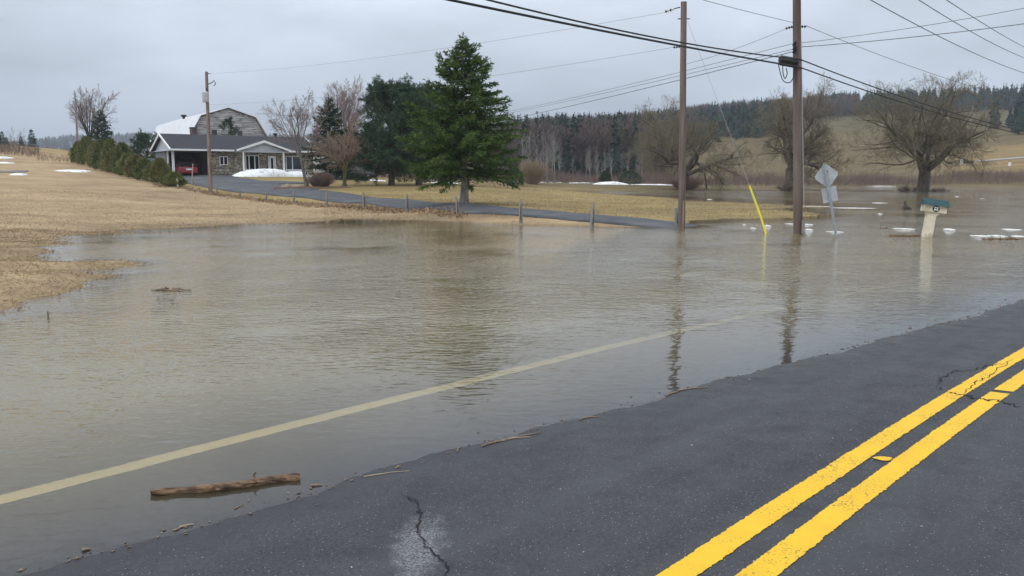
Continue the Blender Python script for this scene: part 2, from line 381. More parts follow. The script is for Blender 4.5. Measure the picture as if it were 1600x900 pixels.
def warp(n, a, lo, hi, c=0.0):
    u = np.linspace(math.asinh((lo - c) / a), math.asinh((hi - c) / a), n)
    return c + a * np.sinh(u)
gx = warp(620, 22, -3800, 3800); gy = warp(560, 26, -600, 3900, 18)
GX, GY = np.meshgrid(gx, gy)
GZ = ground_z(GX, GY)
nx, ny = len(gx), len(gy)
idx = np.arange(nx * ny).reshape(ny, nx)
quads = np.stack([idx[:-1, :-1], idx[:-1, 1:], idx[1:, 1:], idx[1:, :-1]], -1).reshape(-1, 4)
me = tri_mesh('ground', np.stack([GX, GY, GZ], -1).reshape(-1, 3), quads, smooth=True)
# what grows or lies where (the ground's own colours)
def ground_cols(X, Y, Z):
    px = 800 + FPX / CP * X / np.maximum(Y, 5)
    def blend(c, col, k): return c * (1 - k[..., None]) + np.array(col) * k[..., None]
    c = np.zeros(X.shape + (3,)) + np.array((.350, .255, .152))                      # bleached lawn on the left
    fence = np.interp(px, [277, 338, 415, 509, 635, 813, 1058], [66, 60, 53, 46.5, 40, 33, 28.6])
    behind = smooth01((Y - fence + .5) / 1.5) * smooth01((px - 270) / 20)
    c = blend(c, (.270, .205, .088), behind)                                       # yellower lawn past the fence
    c = blend(c, (.215, .165, .075), behind * smooth01((Y - 58) / 10) * smooth01((px - 520) / 60) * smooth01((860 - px) / 40) * .7)
    strip = np.exp(-((Y - fence) / 1.3) ** 2) * smooth01((px - 200) / 60) * (px < 1060)
    c = blend(c, (.235, .15, .085), strip * .5 * smooth01((900 - px) / 150))                                   # leaf litter along the posts
    c = blend(c, (.31, .23, .11), smooth01((Y - 100) / 20) * (px < 560))
    far = smooth01((Y - 88) / 30) * smooth01((px - 620) / 120)
    c = blend(c, (.150, .115, .060), far)
    hill = smooth01((Y - 190) / 60) * smooth01((px - 1000) / 80)
    c = blend(c, (.140, .105, .052), hill)
    c = blend(c, (.100, .088, .045), smooth01((Y - 290) / 60) * hill * .75)
    c = blend(c, (.25, .175, .08), smooth01((px - 1440) / 60) * smooth01((Y - 150) / 15) * smooth01((238 - Y) / 10) * .8)
    wood = np.maximum(smooth01((Y - 150) / 20) * smooth01((px - 560) / 100) * smooth01((1060 - px) / 40), smooth01((Y - 420) / 20) * smooth01((px - 900) / 60))
    c = blend(c, (.075, .055, .042), wood)
    c = blend(c, (.10, .10, .095), smooth01((Y - 700) / 300))
    wet = smooth01((.07 - Z) / .08) * (Y < 160)
    c = blend(c, (.17, .13, .075), wet * .55)
    c = blend(c, (.10, .085, .055), smooth01((-.02 - Z) / .1) * (Y < 160))
    return c
cols = ground_cols(GX, GY, GZ).reshape(-1, 3)
ca = me.color_attributes.new('tint', 'FLOAT_COLOR', 'POINT')
ca.data.foreach_set('color', np.concatenate([cols, np.ones((len(cols), 1))], 1).astype(np.float32).ravel())
mg = bpy.data.materials.new('ground'); mg.use_nodes = True
t = mg.node_tree; b = t.nodes['Principled BSDF']; b.inputs['Roughness'].default_value = .95; b.inputs['Specular IOR Level'].default_value = .1
at = t.nodes.new('ShaderNodeAttribute'); at.attribute_name = 'tint'
co = t.nodes.new('ShaderNodeTexCoord')
cur = at.outputs['Color']
for sc_, det, lo, hi in [(.16, 4, .70, 1.26), (1.3, 5, .80, 1.18), (14, 4, .70, 1.26)]:
    mpn = t.nodes.new('ShaderNodeMapping'); mpn.inputs['Scale'].default_value = (.7, 1.5, 1)
    t.links.new(co.outputs['Object'], mpn.inputs[0])
    n = t.nodes.new('ShaderNodeTexNoise'); n.inputs['Scale'].default_value = sc_; n.inputs['Detail'].default_value = det; n.inputs['Roughness'].default_value = .65
    t.links.new(mpn.outputs[0], n.inputs['Vector'])
    r = t.nodes.new('ShaderNodeMapRange'); r.inputs['From Min'].default_value = .3; r.inputs['From Max'].default_value = .7
    r.inputs['To Min'].default_value = lo; r.inputs['To Max'].default_value = hi
    t.links.new(n.outputs[0], r.inputs['Value'])
    v = t.nodes.new('ShaderNodeVectorMath'); v.operation = 'SCALE'
    t.links.new(cur, v.inputs[0]); t.links.new(r.outputs[0], v.inputs['Scale']); cur = v.outputs[0]
t.links.new(cur, b.inputs['Base Color'])
n = t.nodes.new('ShaderNodeTexNoise'); n.inputs['Scale'].default_value = 22; n.inputs['Detail'].default_value = 5
t.links.new(co.outputs['Object'], n.inputs['Vector'])
bp = t.nodes.new('ShaderNodeBump'); bp.inputs['Strength'].default_value = .6; bp.inputs['Distance'].default_value = .04
t.links.new(n.outputs[0], bp.inputs['Height']); t.links.new(bp.outputs[0], b.inputs['Normal'])
tag(link('ground', me, mg), kind='structure')

# ------------------------------------------------------------------ road
ss = np.concatenate([np.linspace(-40, 0, 60)[:-1], np.linspace(0, 20, 160)[:-1], np.linspace(20, 130, 120)])
tt = np.linspace(PR, PL, 45)
Sg, Tg = np.meshgrid(ss, tt)
Xr, Yr = road_xy(Sg, Tg); Zr = road_z(Sg, Tg)
edge = (Tg <= PR + 1e-6) | (Tg >= PL - 1e-6)
nt_, ns_ = Sg.shape
Vr = np.stack([Xr, Yr, Zr], -1).reshape(-1, 3)
idr = np.arange(nt_ * ns_).reshape(nt_, ns_)
qr = np.stack([idr[:-1, :-1], idr[:-1, 1:], idr[1:, 1:], idr[1:, :-1]], -1).reshape(-1, 4)
# skirts give the slab its thickness
low = Vr.copy(); low[:, 2] -= .25
e0, e1 = idr[0], idr[-1]; off = len(Vr)
qs = np.concatenate([np.stack([e0[:-1] + off, e0[1:] + off, e0[1:], e0[:-1]], -1), np.stack([e1[:-1], e1[1:], e1[1:] + off, e1[:-1] + off], -1)])
mer = tri_mesh('road', np.concatenate([Vr, low]), np.concatenate([qr, qs]), smooth=True)
ma = bpy.data.materials.new('asphalt'); ma.use_nodes = True
t = ma.node_tree; b = t.nodes['Principled BSDF']; b.inputs['Specular IOR Level'].default_value = .35
co = t.nodes.new('ShaderNodeTexCoord')
def tex_noise(t, scale, detail=4, vec=None, rough=.6):
    n = t.nodes.new('ShaderNodeTexNoise'); n.inputs['Scale'].default_value = scale; n.inputs['Detail'].default_value = detail; n.inputs['Roughness'].default_value = rough
    if vec is not None: t.links.new(vec, n.inputs['Vector'])
    return n.outputs[0]
def rng_(t, val, a, b_, c=0., d=1.):
    r = t.nodes.new('ShaderNodeMapRange'); r.inputs['From Min'].default_value = a; r.inputs['From Max'].default_value = b_
    r.inputs['To Min'].default_value = c; r.inputs['To Max'].default_value = d
    t.links.new(val, r.inputs['Value']); return r.outputs[0]
def mixc(t, fac, a, b_):
    m = t.nodes.new('ShaderNodeMix'); m.data_type = 'RGBA'
    for k, x in (('A', a), ('B', b_)):
        if isinstance(x, tuple): m.inputs[k].default_value = (*x, 1)
        else: t.links.new(x, m.inputs[k])
    if isinstance(fac, float): m.inputs['Factor'].default_value = fac
    else: t.links.new(fac, m.inputs['Factor'])
    return m.outputs['Result']
def mathn(t, op, a, b_):
    m = t.nodes.new('ShaderNodeMath'); m.operation = op
    for i, x in enumerate((a, b_)):
        if isinstance(x, (int, float)): m.inputs[i].default_value = x
        else: t.links.new(x, m.inputs[i])
    return m.outputs[0]
O = co.outputs['Object']
gr = mathn(t, 'ADD', mathn(t, 'MULTIPLY', tex_noise(t, 150, 2, O), .6), mathn(t, 'MULTIPLY', tex_noise(t, 55, 3, O), .4))
c = mixc(t, rng_(t, gr, .40, .62), (.0165, .017, .0195), (.074, .0765, .083))
c = mixc(t, rng_(t, tex_noise(t, .9, 4, O), .35, .7, 0, .45), c, (.028, .030, .037))
vo = t.nodes.new('ShaderNodeTexVoronoi'); vo.inputs['Scale'].default_value = 70; t.links.new(O, vo.inputs['Vector'])
sepc = t.nodes.new('ShaderNodeSeparateColor'); t.links.new(vo.outputs['Color'], sepc.inputs[0])
fl = mathn(t, 'MULTIPLY', rng_(t, vo.outputs['Distance'], .16, .24, 1, 0), rng_(t, sepc.outputs[0], .84, .88))
c = mixc(t, mathn(t, 'MULTIPLY', fl, .9), c, (.42, .42, .42))
mpt = t.nodes.new('ShaderNodeMapping'); mpt.inputs['Rotation'].default_value = (0, 0, R(42)); t.links.new(O, mpt.inputs[0])
mst = t.nodes.new('ShaderNodeVectorMath'); mst.operation = 'MULTIPLY'; mst.inputs[1].default_value = (1.7, .07, 0); t.links.new(mpt.outputs[0], mst.inputs[0])
c = mixc(t, rng_(t, tex_noise(t, 1.0, 3, mst.outputs[0]), .40, .66, 0, .38), c, (.085, .088, .096))        # worn wheel tracks
c = mixc(t, rng_(t, tex_noise(t, 2.6, 5, O), .56, .70, 0, .55), c, (.022, .023, .028))
sz = t.nodes.new('ShaderNodeSeparateXYZ'); t.links.new(O, sz.inputs[0])
WET = rng_(t, mathn(t, 'ADD', sz.outputs[2], mathn(t, 'MULTIPLY', mathn(t, 'SUBTRACT', tex_noise(t, 6, 5, O), .5), .014)), .002, .010, 1, 0)   # soaked rim of the flood
c = mixc(t, mathn(t, 'MULTIPLY', WET, .6), c, (.016, .017, .021))
# the pale scoured patch beside the crack
pc = G(655, 850, .04)
mpp = t.nodes.new('ShaderNodeMapping'); mpp.vector_type = 'POINT'; mpp.inputs['Location'].default_value = (-pc.x, -pc.y, 0)
t.links.new(O, mpp.inputs[0])
mps = t.nodes.new('ShaderNodeVectorMath'); mps.operation = 'MULTIPLY'; mps.inputs[1].default_value = (5.2, 1.7, 0); t.links.new(mpp.outputs[0], mps.inputs[0])
ln = t.nodes.new('ShaderNodeVectorMath'); ln.operation = 'LENGTH'; t.links.new(mps.outputs[0], ln.inputs[0])
pm = mathn(t, 'ADD', rng_(t, ln.outputs['Value'], .25, 1.15, 1, 0), mathn(t, 'MULTIPLY', mathn(t, 'SUBTRACT', tex_noise(t, 16, 5, O), .5), 1.3))
pm = mathn(t, 'MULTIPLY', rng_(t, pm, .45, .95), rng_(t, tex_noise(t, 95, 3, O), .40, .60))
c = mixc(t, mathn(t, 'MULTIPLY', pm, .6), c, (.34, .345, .35))
t.links.new(c, b.inputs['Base Color'])
t.links.new(mathn(t, 'SUBTRACT', rng_(t, tex_noise(t, 3, 3, O), .3, .7, .62, .82), mathn(t, 'MULTIPLY', WET, .28)), b.inputs['Roughness'])
bp = t.nodes.new('ShaderNodeBump'); bp.inputs['Strength'].default_value = .8; bp.inputs['Distance'].default_value = .008
t.links.new(tex_noise(t, 150, 3, O), bp.inputs['Height']); t.links.new(bp.outputs[0], b.inputs['Normal'])
road = tag(link('road', mer, ma), kind='structure')

def paint_mat(name, ca_, cb, wear):
    m = bpy.data.materials.new(name); m.use_nodes = True
    t = m.node_tree; b = t.nodes['Principled BSDF']; b.inputs['Roughness'].default_value = .65
    co = t.nodes.new('ShaderNodeTexCoord'); O = co.outputs['Object']
    c = mixc(t, rng_(t, tex_noise(t, 7, 4, O), .3, .7), ca_, cb)
    c = mixc(t, rng_(t, tex_noise(t, 160, 3, O), .35, .65, 0, .35), c, tuple(x * .62 for x in ca_))
    sp = mathn(t, 'MULTIPLY', rng_(t, tex_noise(t, 75, 5, O), wear, wear + .03), rng_(t, tex_noise(t, 3, 4, O), .44, .62))
    c = mixc(t, sp, c, (.045, .045, .05))
    t.links.new(c, b.inputs['Base Color'])
    bp = t.nodes.new('ShaderNodeBump'); bp.inputs['Strength'].default_value = .5; bp.inputs['Distance'].default_value = .004
    t.links.new(tex_noise(t, 150, 3, O), bp.inputs['Height']); t.links.new(bp.outputs[0], b.inputs['Normal'])
    return m
M['yellow_paint'] = paint_mat('yellow_paint', (.76, .43, .004), (.82, .51, .006), .578)
M['edge_paint'] = paint_mat('edge_paint', (.93, .80, .44), (.86, .73, .38), .70)
def stripe(name, tc_, wid, s0, s1, mat, jag, parent, step=.012):
    n = int((s1 - s0) / step); s = np.linspace(s0, s1, n)
    rg = np.random.default_rng(int(tc_ * 1000))
    def edge_noise():
        a = rg.normal(size=n); k = np.convolve(a, np.ones(5) / 5, 'same'); kk = np.convolve(rg.normal(size=n), np.ones(60) / 60, 'same')
        return (a * .9 + k * .5 + kk * .5) * jag
    tl = tc_ + wid / 2 + edge_noise(); tr = tc_ - wid / 2 + edge_noise()
    T = np.stack([tr, tc_ + 0 * s, tl]); S = np.stack([s, s, s])
    X, Y = road_xy(S, T); Z = road_z(S, T) + .004
    i = np.arange(3 * n).reshape(3, n)
    q = np.stack([i[:-1, :-1], i[:-1, 1:], i[1:, 1:], i[1:, :-1]], -1).reshape(-1, 4)
    return link(name, tri_mesh(name, np.stack([X, Y, Z], -1).reshape(-1, 3), q), mat, parent)
stripe('centre_line', CT + .130, .136, -8, 60, M['yellow_paint'], .0028, road)
stripe('centre_line', CT - .130, .136, -8, 7.42, M['yellow_paint'], .0028, road)
stripe('centre_line', CT - .130 , .136, 7.52, 60, M['yellow_paint'], .0028, road)
stripe('edge_line', WT, .165, -8, 60, M['edge_paint'], .003, road)
# a stray blot of yellow paint between the lines
bl = G(1380, 718, .06); mb = MB()
mb.add([(bl.x + .055 * math.cos(a) * (1 + .2 * math.sin(3 * a)) + .0 , bl.y + .040 * math.sin(a), float(road_z(*to_st(bl.x, bl.y))) + .006) for a in np.linspace(0, 6.0, 12)], [tuple(range(12))])
mb.build('paint_blot', M['yellow_paint'], road)
def crack(pts, wid, dz=.0055, seed=1):
    rg = random.Random(seed)
    P = []
    for (x0, y0), (x1, y1) in zip(pts[:-1], pts[1:]):
        for k in range(10):
            u = k / 10; P.append((x0 + (x1-x0) * u + rg.gauss(0, 2.2), y0 + (y1-y0) * u + rg.gauss(0, 1.2)))
    mb = MB(); L = []
    for px, py in P:
        p = G(px, py, .05); L.append(Vector((p.x, p.y, 0)))
    V = []
    for i, p in enumerate(L):
        d = (L[min(i+1, len(L)-1)] - L[max(i-1, 0)]); nrm = Vector((-d.y, d.x, 0)).normalized()
        wd = wid * (.3 + rg.random()) * min(1, .2 + i / 6, .2 + (len(L)-1-i) / 6)
        for sg in (-.5, .5):
            q = p + nrm * wd * sg
            V.append((q.x, q.y, float(road_z(*to_st(q.x, q.y))) + dz))
    mb.add(V, [(2*i, 2*i+1, 2*i+3, 2*i+2) for i in range(len(L)-1)])
    return mb.build('crack', M['crack'], road)
crack([(632,766),(655,780),(658,800),(655,830),(668,852),(690,872),(700,885),(694,900)], .012, seed=2)
crack([(622,764),(640,768),(656,776)], .005, seed=5)
crack([(1475,612),(1500,618),(1535,626),(1570,634),(1600,641)], .022, seed=3)
crack([(1510,578),(1540,572),(1575,566)], .016, seed=6)
crack([(1466,600),(1472,588),(1492,578),(1512,577)], .012, seed=7)
crack([(1280,592),(1330,596),(1400,600),(1466,602),(1476,612)], .005, seed=8)
crack([(1500,618),(1530,596),(1550,584),(1590,556)], .010, seed=9)

# ------------------------------------------------------------------ driveway, draped over the ground
def drape(name, pts, wids, mat, lift, kind='structure', cols=7, step=.6):
    P = [Vector((*XY(px, d), 0)) for px, d in pts]
    C = []; Wd = []
    for i in range(len(P)-1):
        p0, p1, p2, p3 = P[max(i-1, 0)], P[i], P[i+1], P[min(i+2, len(P)-1)]
        n = max(2, int((p2-p1).length / step))
        for k in range(n):
            u = k / n
            C.append(.5 * ((2*p1) + (p2-p0)*u + (2*p0-5*p1+4*p2-p3)*u*u + (3*p1-p0-3*p2+p3)*u**3)); Wd.append(wids[i]*(1-u) + wids[i+1]*u)
    C.append(P[-1]); Wd.append(wids[-1])
    X = []; Y = []
    for i, c in enumerate(C):
        d = C[min(i+1, len(C)-1)] - C[max(i-1, 0)]; nn = Vector((-d.y, d.x, 0)).normalized()
        for k in range(cols):
            q = c + nn * Wd[i] * ((k / (cols-1)) - .5); X.append(q.x); Y.append(q.y)
    X = np.array(X); Y = np.array(Y); Z = ground_z(X, Y) + lift
    i = np.arange(len(X)).reshape(-1, cols)
    q = np.stack([i[:-1, :-1], i[1:, :-1], i[1:, 1:], i[:-1, 1:]], -1).reshape(-1, 4)
    o = link(name, tri_mesh(name, np.stack([X, Y, Z], -1).reshape(-1, 3), q, smooth=True), mat)
    o.modifiers.new('thick', 'SOLIDIFY').thickness = .12
    return tag(o, kind=kind)
M['drive'] = pmat('drive', (.050, .053, .062), (.085, .088, .098), 1.5, .8, .4, 60, third=(.11, .11, .115), tscale=.5)
drape('driveway', [(1120, 29.4), (1052, 30.0), (925, 32.3), (810, 35.6), (700, 40.2), (600, 46.6), (500, 54.6), (425, 61.5), (365, 69.5), (322, 79), (302, 88)], [2.3, 2.3, 2.3, 2.4, 2.5, 2.7, 3.0, 4.2, 6.2, 6.2, 5.4], M['drive'], .05)
drape('driveway_spur', [(372, 72.5), (420, 71.5), (452, 70.8), (482, 70.4)], [3.6, 3.4, 3.2, 2.6], M['drive'], .058)

# ------------------------------------------------------------------ flood water
wx = warp(420, 5, -160, 420, 3); wy = warp(380, 7, 1.5, 230, 6)
WX, WY = np.meshgrid(wx, wy)
sW, tW = to_st(WX, WY)
WZg = np.where((tW < PL) & (tW > PR), road_z(sW, tW), ground_z(WX, WY, 0.0))
i = np.arange(WX.size).reshape(WX.shape)
q = np.stack([i[:-1, :-1], i[:-1, 1:], i[1:, 1:], i[1:, :-1]], -1).reshape(-1, 4)
mew = tri_mesh('water', np.stack([WX, WY, 0 * WX], -1).reshape(-1, 3), q, smooth=True)
a = mew.attributes.new('depth', 'FLOAT', 'POINT'); a.data.foreach_set('value', np.maximum(-WZg, 0).astype(np.float32).ravel())
mw = bpy.data.materials.new('flood_water'); mw.use_nodes = True
t = mw.node_tree; t.nodes.clear()
co = t.nodes.new('ShaderNodeTexCoord'); O = co.outputs['Object']
at = t.nodes.new('ShaderNodeAttribute'); at.attribute_name = 'depth'; DEP = at.outputs['Fac']
def rotmap(t, ang, sc_):
    m = t.nodes.new('ShaderNodeMapping'); m.inputs['Rotation'].default_value = (0, 0, ang); m.inputs['Scale'].default_value = sc_
    t.links.new(O, m.inputs[0]); return m.outputs[0]
h = mathn(t, 'MULTIPLY', tex_noise(t, 1.0, 2, rotmap(t, R(16), (5.2, 10.5, 1)), .45), .95)
h = mathn(t, 'ADD', h, mathn(t, 'MULTIPLY', tex_noise(t, 1.0, 1.5, rotmap(t, R(-8), (11, 20, 1)), .4), .34))
h = mathn(t, 'ADD', h, mathn(t, 'MULTIPLY', tex_noise(t, 1.0, 1, rotmap(t, R(24), (2.1, 4.4, 1)), .4), .55))
gust = rng_(t, tex_noise(t, .22, 3, O), .36, .60, .25, 1.35)
calm = rng_(t, DEP, .0, .22, .09, 1.0)
syw = t.nodes.new('ShaderNodeSeparateXYZ'); t.links.new(O, syw.inputs[0])
lee = rng_(t, mathn(t, 'ADD', syw.outputs[1], mathn(t, 'MULTIPLY', tex_noise(t, .12, 3, O), 14)), 25, 44, 1.0, .5)   # lee of the grass strip, trees and poles
h = mathn(t, 'MULTIPLY', h, mathn(t, 'MULTIPLY', mathn(t, 'MULTIPLY', gust, lee), calm))
bp = t.nodes.new('ShaderNodeBump'); bp.inputs['Strength'].default_value = 1.0; bp.inputs['Distance'].default_value = .031
t.links.new(h, bp.inputs['Height'])
fr = t.nodes.new('ShaderNodeFresnel'); fr.inputs['IOR'].default_value = 1.333; t.links.new(bp.outputs[0], fr.inputs['Normal'])
gl = t.nodes.new('ShaderNodeBsdfGlossy'); gl.inputs['Roughness'].default_value = .035; gl.inputs['Color'].default_value = (1, 1, 1, 1); t.links.new(bp.outputs[0], gl.inputs['Normal'])
silt = t.nodes.new('ShaderNodeBsdfDiffuse')
t.links.new(mixc(t, rng_(t, tex_noise(t, .35, 3, O), .35, .65), (.160, .127, .062), (.192, .160, .092)), silt.inputs['Color'])
clear = t.nodes.new('ShaderNodeBsdfTransparent'); clear.inputs['Color'].default_value = (1, .98, .93, 1)
opac = mathn(t, 'SUBTRACT', 1.0, mathn(t, 'POWER', math.e, mathn(t, 'MULTIPLY', DEP, -16.0)))
body = t.nodes.new('ShaderNodeMixShader'); t.links.new(opac, body.inputs[0]); t.links.new(clear.outputs[0], body.inputs[1]); t.links.new(silt.outputs[0], body.inputs[2])
surf = t.nodes.new('ShaderNodeMixShader'); t.links.new(fr.outputs[0], surf.inputs[0]); t.links.new(body.outputs[0], surf.inputs[1]); t.links.new(gl.outputs[0], surf.inputs[2])
om = t.nodes.new('ShaderNodeOutputMaterial'); t.links.new(surf.outputs[0], om.inputs[0])
tag(link('water', mew, mw), kind='structure')


# ------------------------------------------------------------------ vegetation builders
def grow(S, D, L, n, up, wob, rng):
    D = D / (np.linalg.norm(D, axis=1, keepdims=True) + 1e-9); P = [S]; p = S
    up = np.asarray(up)
    for k in range(n - 1):
        D = D + rng.normal(size=D.shape) * wob; D[:, 2] += up
        D = D / (np.linalg.norm(D, axis=1, keepdims=True) + 1e-9)
        p = p + D * (L / (n - 1))[:, None]; P.append(p)
    return np.stack(P, 1)
def children(P, Rd, L, k, t0, t1, a0, a1, lr, rr, n, up, wob, rng, jit=.3):
    Np, np_, _ = P.shape
    pi = np.repeat(np.arange(Np), k); m = len(pi)
    tt = t0 + (t1 - t0) * ((np.tile(np.arange(k), Np) + rng.random(m)) / k)
    f = tt * (np_ - 1); i = np.minimum(f.astype(int), np_ - 2); u = (f - i)[:, None]
    S = P[pi, i] * (1 - u) + P[pi, i+1] * u
    T = P[pi, i+1] - P[pi, i]; T /= np.linalg.norm(T, axis=1, keepdims=True) + 1e-9
    s = np.cross(T, rng.normal(size=(m, 3))); s /= np.linalg.norm(s, axis=1, keepdims=True) + 1e-9
    a = np.radians(a0 + (a1 - a0) * rng.random(m))[:, None]
    D = T * np.cos(a) + s * np.sin(a)
    Lc = L[pi] * lr * (1 - jit + 2 * jit * rng.random(m)) * (1.15 - .55 * tt)
    r0 = (Rd[pi, i] * (1 - u[:, 0]) + Rd[pi, i+1] * u[:, 0]) * rr
    C = grow(S, D, Lc, n, up, wob, rng)
    rc = r0[:, None] * np.linspace(1, .35, n)[None]
    return C, rc, Lc
def bare_tree_meshes(seed, h, r, trunk_frac, lean, lev, minr=.006, trunk_n=7, wob=.05):
    rng = np.random.default_rng(seed)
    P = grow(np.zeros((1, 3)), np.array([[lean[0], lean[1], 1.]]), np.array([h * trunk_frac]), trunk_n, 0, wob, rng)
    Rd = r * np.linspace(1, lev[0].get('top', .6), trunk_n)[None]; Rd[0, 0] *= 1.35
    L = np.array([h])
    tr = [(*tubes_np(P, Rd, 10), .5)]; cr = []
    for j, q in enumerate(lev):
        P, Rd, L = children(P, Rd, L, q['k'], q['t'][0], q['t'][1], q['a'][0], q['a'][1], q['l'], q['r'], q['n'], q['up'], q['w'], rng, q.get('jit', .3))
        Rd = np.maximum(Rd, minr)
        V, F = tubes_np(P, Rd, 6 if j == 0 else (4 if j == 1 else 3))
        v = np.repeat(rng.random(len(P)), len(V) // len(P))
        (tr if j < q.get('trunk_levels', 1) else cr).append((V, F, v if j else .5))
    a = cat_np(tr); b = cat_np(cr)
    return tri_mesh('trunk', a[0], a[1], a[2], smooth=True), tri_mesh('crown', b[0], b[1], b[2])
def put_tree(name, meshes, mats, loc, label, cat_='tree', group=None, rz=0., sc=1.0, parts=('trunk', 'crown')):
    e = empty(name, loc, rz); e.scale = (sc, sc, sc)
    for nm, me_, mt in zip(parts, meshes, mats):
        link(nm, me_, mt, e)
    return tag(e, label, cat_, group)

def conifer_meshes(seed, h, rad, base, r, nwh, nb, leaf=(.16, .045), droop=.0, power=.85, dens=1.0, lower_droop=.25):
    rng = np.random.default_rng(seed)
    zt = np.linspace(0, h, 9); Pt = np.stack([rng.normal(size=9) * .012 * h / 8, rng.normal(size=9) * .012 * h / 8, zt], 1)[None]
    Rt = np.maximum(r * (1 - zt / h) ** .9, .012)[None]; Rt[0, 0] *= 1.5
    parts = [(*tubes_np(Pt, Rt, 9), .5)]
    S, D, L, hh = [], [], [], []
    for k in range(nwh):
        u = (k + rng.random() * .6) / nwh
        z = base + (h - base) * u ** .92
        n = int(nb * (1.0 if u < .8 else .75)); az0 = rng.random() * 6.28
        for j in range(n):
            az = az0 + 6.283 * j / n + rng.normal() * .3
            ln = rad * ((1 - u) ** power) * (.74 + .26 * min(u / .22, 1)) * (.62 + .5 * rng.random()) * (1.0 if u < .85 else .8) + .10
            el = -lower_droop * (1 - u) + .5 * u * u + rng.normal() * .12 + .05
            S.append((0, 0, z + rng.normal() * .11)); D.append((math.cos(az) * math.cos(el), math.sin(az) * math.cos(el), math.sin(el))); L.append(ln); hh.append(u)
    S = np.array(S); D = np.array(D); L = np.array(L); hh = np.array(hh)
    P = grow(S, D, L, 7, .035 - droop, .05, rng)
    Rb = np.maximum((.012 + .012 * L)[:, None] * np.linspace(1, .3, 7)[None], .006)
    leaf_parts = [(*tubes_np(P, Rb, 4), .02)]
    # branchlets on both sides, then needles along every branchlet
    step = .13 / dens
    bi = np.repeat(np.arange(len(L)), np.maximum((L / step * 2).astype(int), 4))
    m = len(bi); tt = .12 + .88 * rng.random(m) ** .8
    f = tt * 6; i = np.minimum(f.astype(int), 5); u = (f - i)[:, None]
    B = P[bi, i] * (1 - u) + P[bi, i+1] * u
    T = P[bi, i+1] - P[bi, i]; T /= np.linalg.norm(T, axis=1, keepdims=True)
    side = np.cross(T, np.array([0, 0, 1.])); side /= np.linalg.norm(side, axis=1, keepdims=True) + 1e-9
    sg = np.where(rng.random(m) < .5, -1, 1)[:, None]
    dirb = T * (.75 + .3 * rng.random((m, 1))) + side * sg * (.45 + .55 * rng.random((m, 1))) + np.array([0, 0, 1.]) * (rng.normal(size=(m, 1)) * .22 - .10)
    lb = (.10 + .30 * L[bi] * (1 - tt) * rng.random(m) + .12 * rng.random(m)) * (.55 + .45 * np.minimum(L[bi] / 1.0, 1))
    C = grow(B, dirb, lb, 3, -.06, .05, rng)
    for q in range(4):
        tq = rng.random(m)
        jj = np.where(tq < .5, 0, 1); uq = (tq * 2 - jj)[:, None]
        base_ = C[np.arange(m), jj] * (1 - uq) + C[np.arange(m), jj + 1] * uq
        dd = (C[:, 2] - C[:, 0]); dd /= np.linalg.norm(dd, axis=1, keepdims=True) + 1e-9
        dd = dd + rng.normal(size=(m, 3)) * .42
        V, F = leaves_np(base_, dd, leaf[0] * (.7 + .7 * rng.random(m)), leaf[1] * (.7 + .7 * rng.random(m)), rng)
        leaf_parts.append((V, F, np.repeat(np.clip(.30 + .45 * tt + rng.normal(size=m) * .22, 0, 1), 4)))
    nl = 70; zl = h * (.96 + .09 * rng.random(nl)); al = rng.random(nl) * 6.283       # the leader
    V, F = leaves_np(np.stack([0 * zl, 0 * zl, zl], 1), np.stack([np.cos(al) * .5, np.sin(al) * .5, .9 + 0 * al], 1), leaf[0] * .55, leaf[1] * .6, rng); leaf_parts.append((V, F, .6))
    parts.append((*tubes_np(np.array([[[0, 0, h * .9], [0, 0, h], [0, 0, h * 1.055]]]), np.array([[.02, .014, .005]]), 4), .5))
    a = cat_np(parts); b = cat_np(leaf_parts)
    return tri_mesh('trunk', a[0], a[1], a[2], smooth=True), tri_mesh('crown', b[0], b[1], b[2])

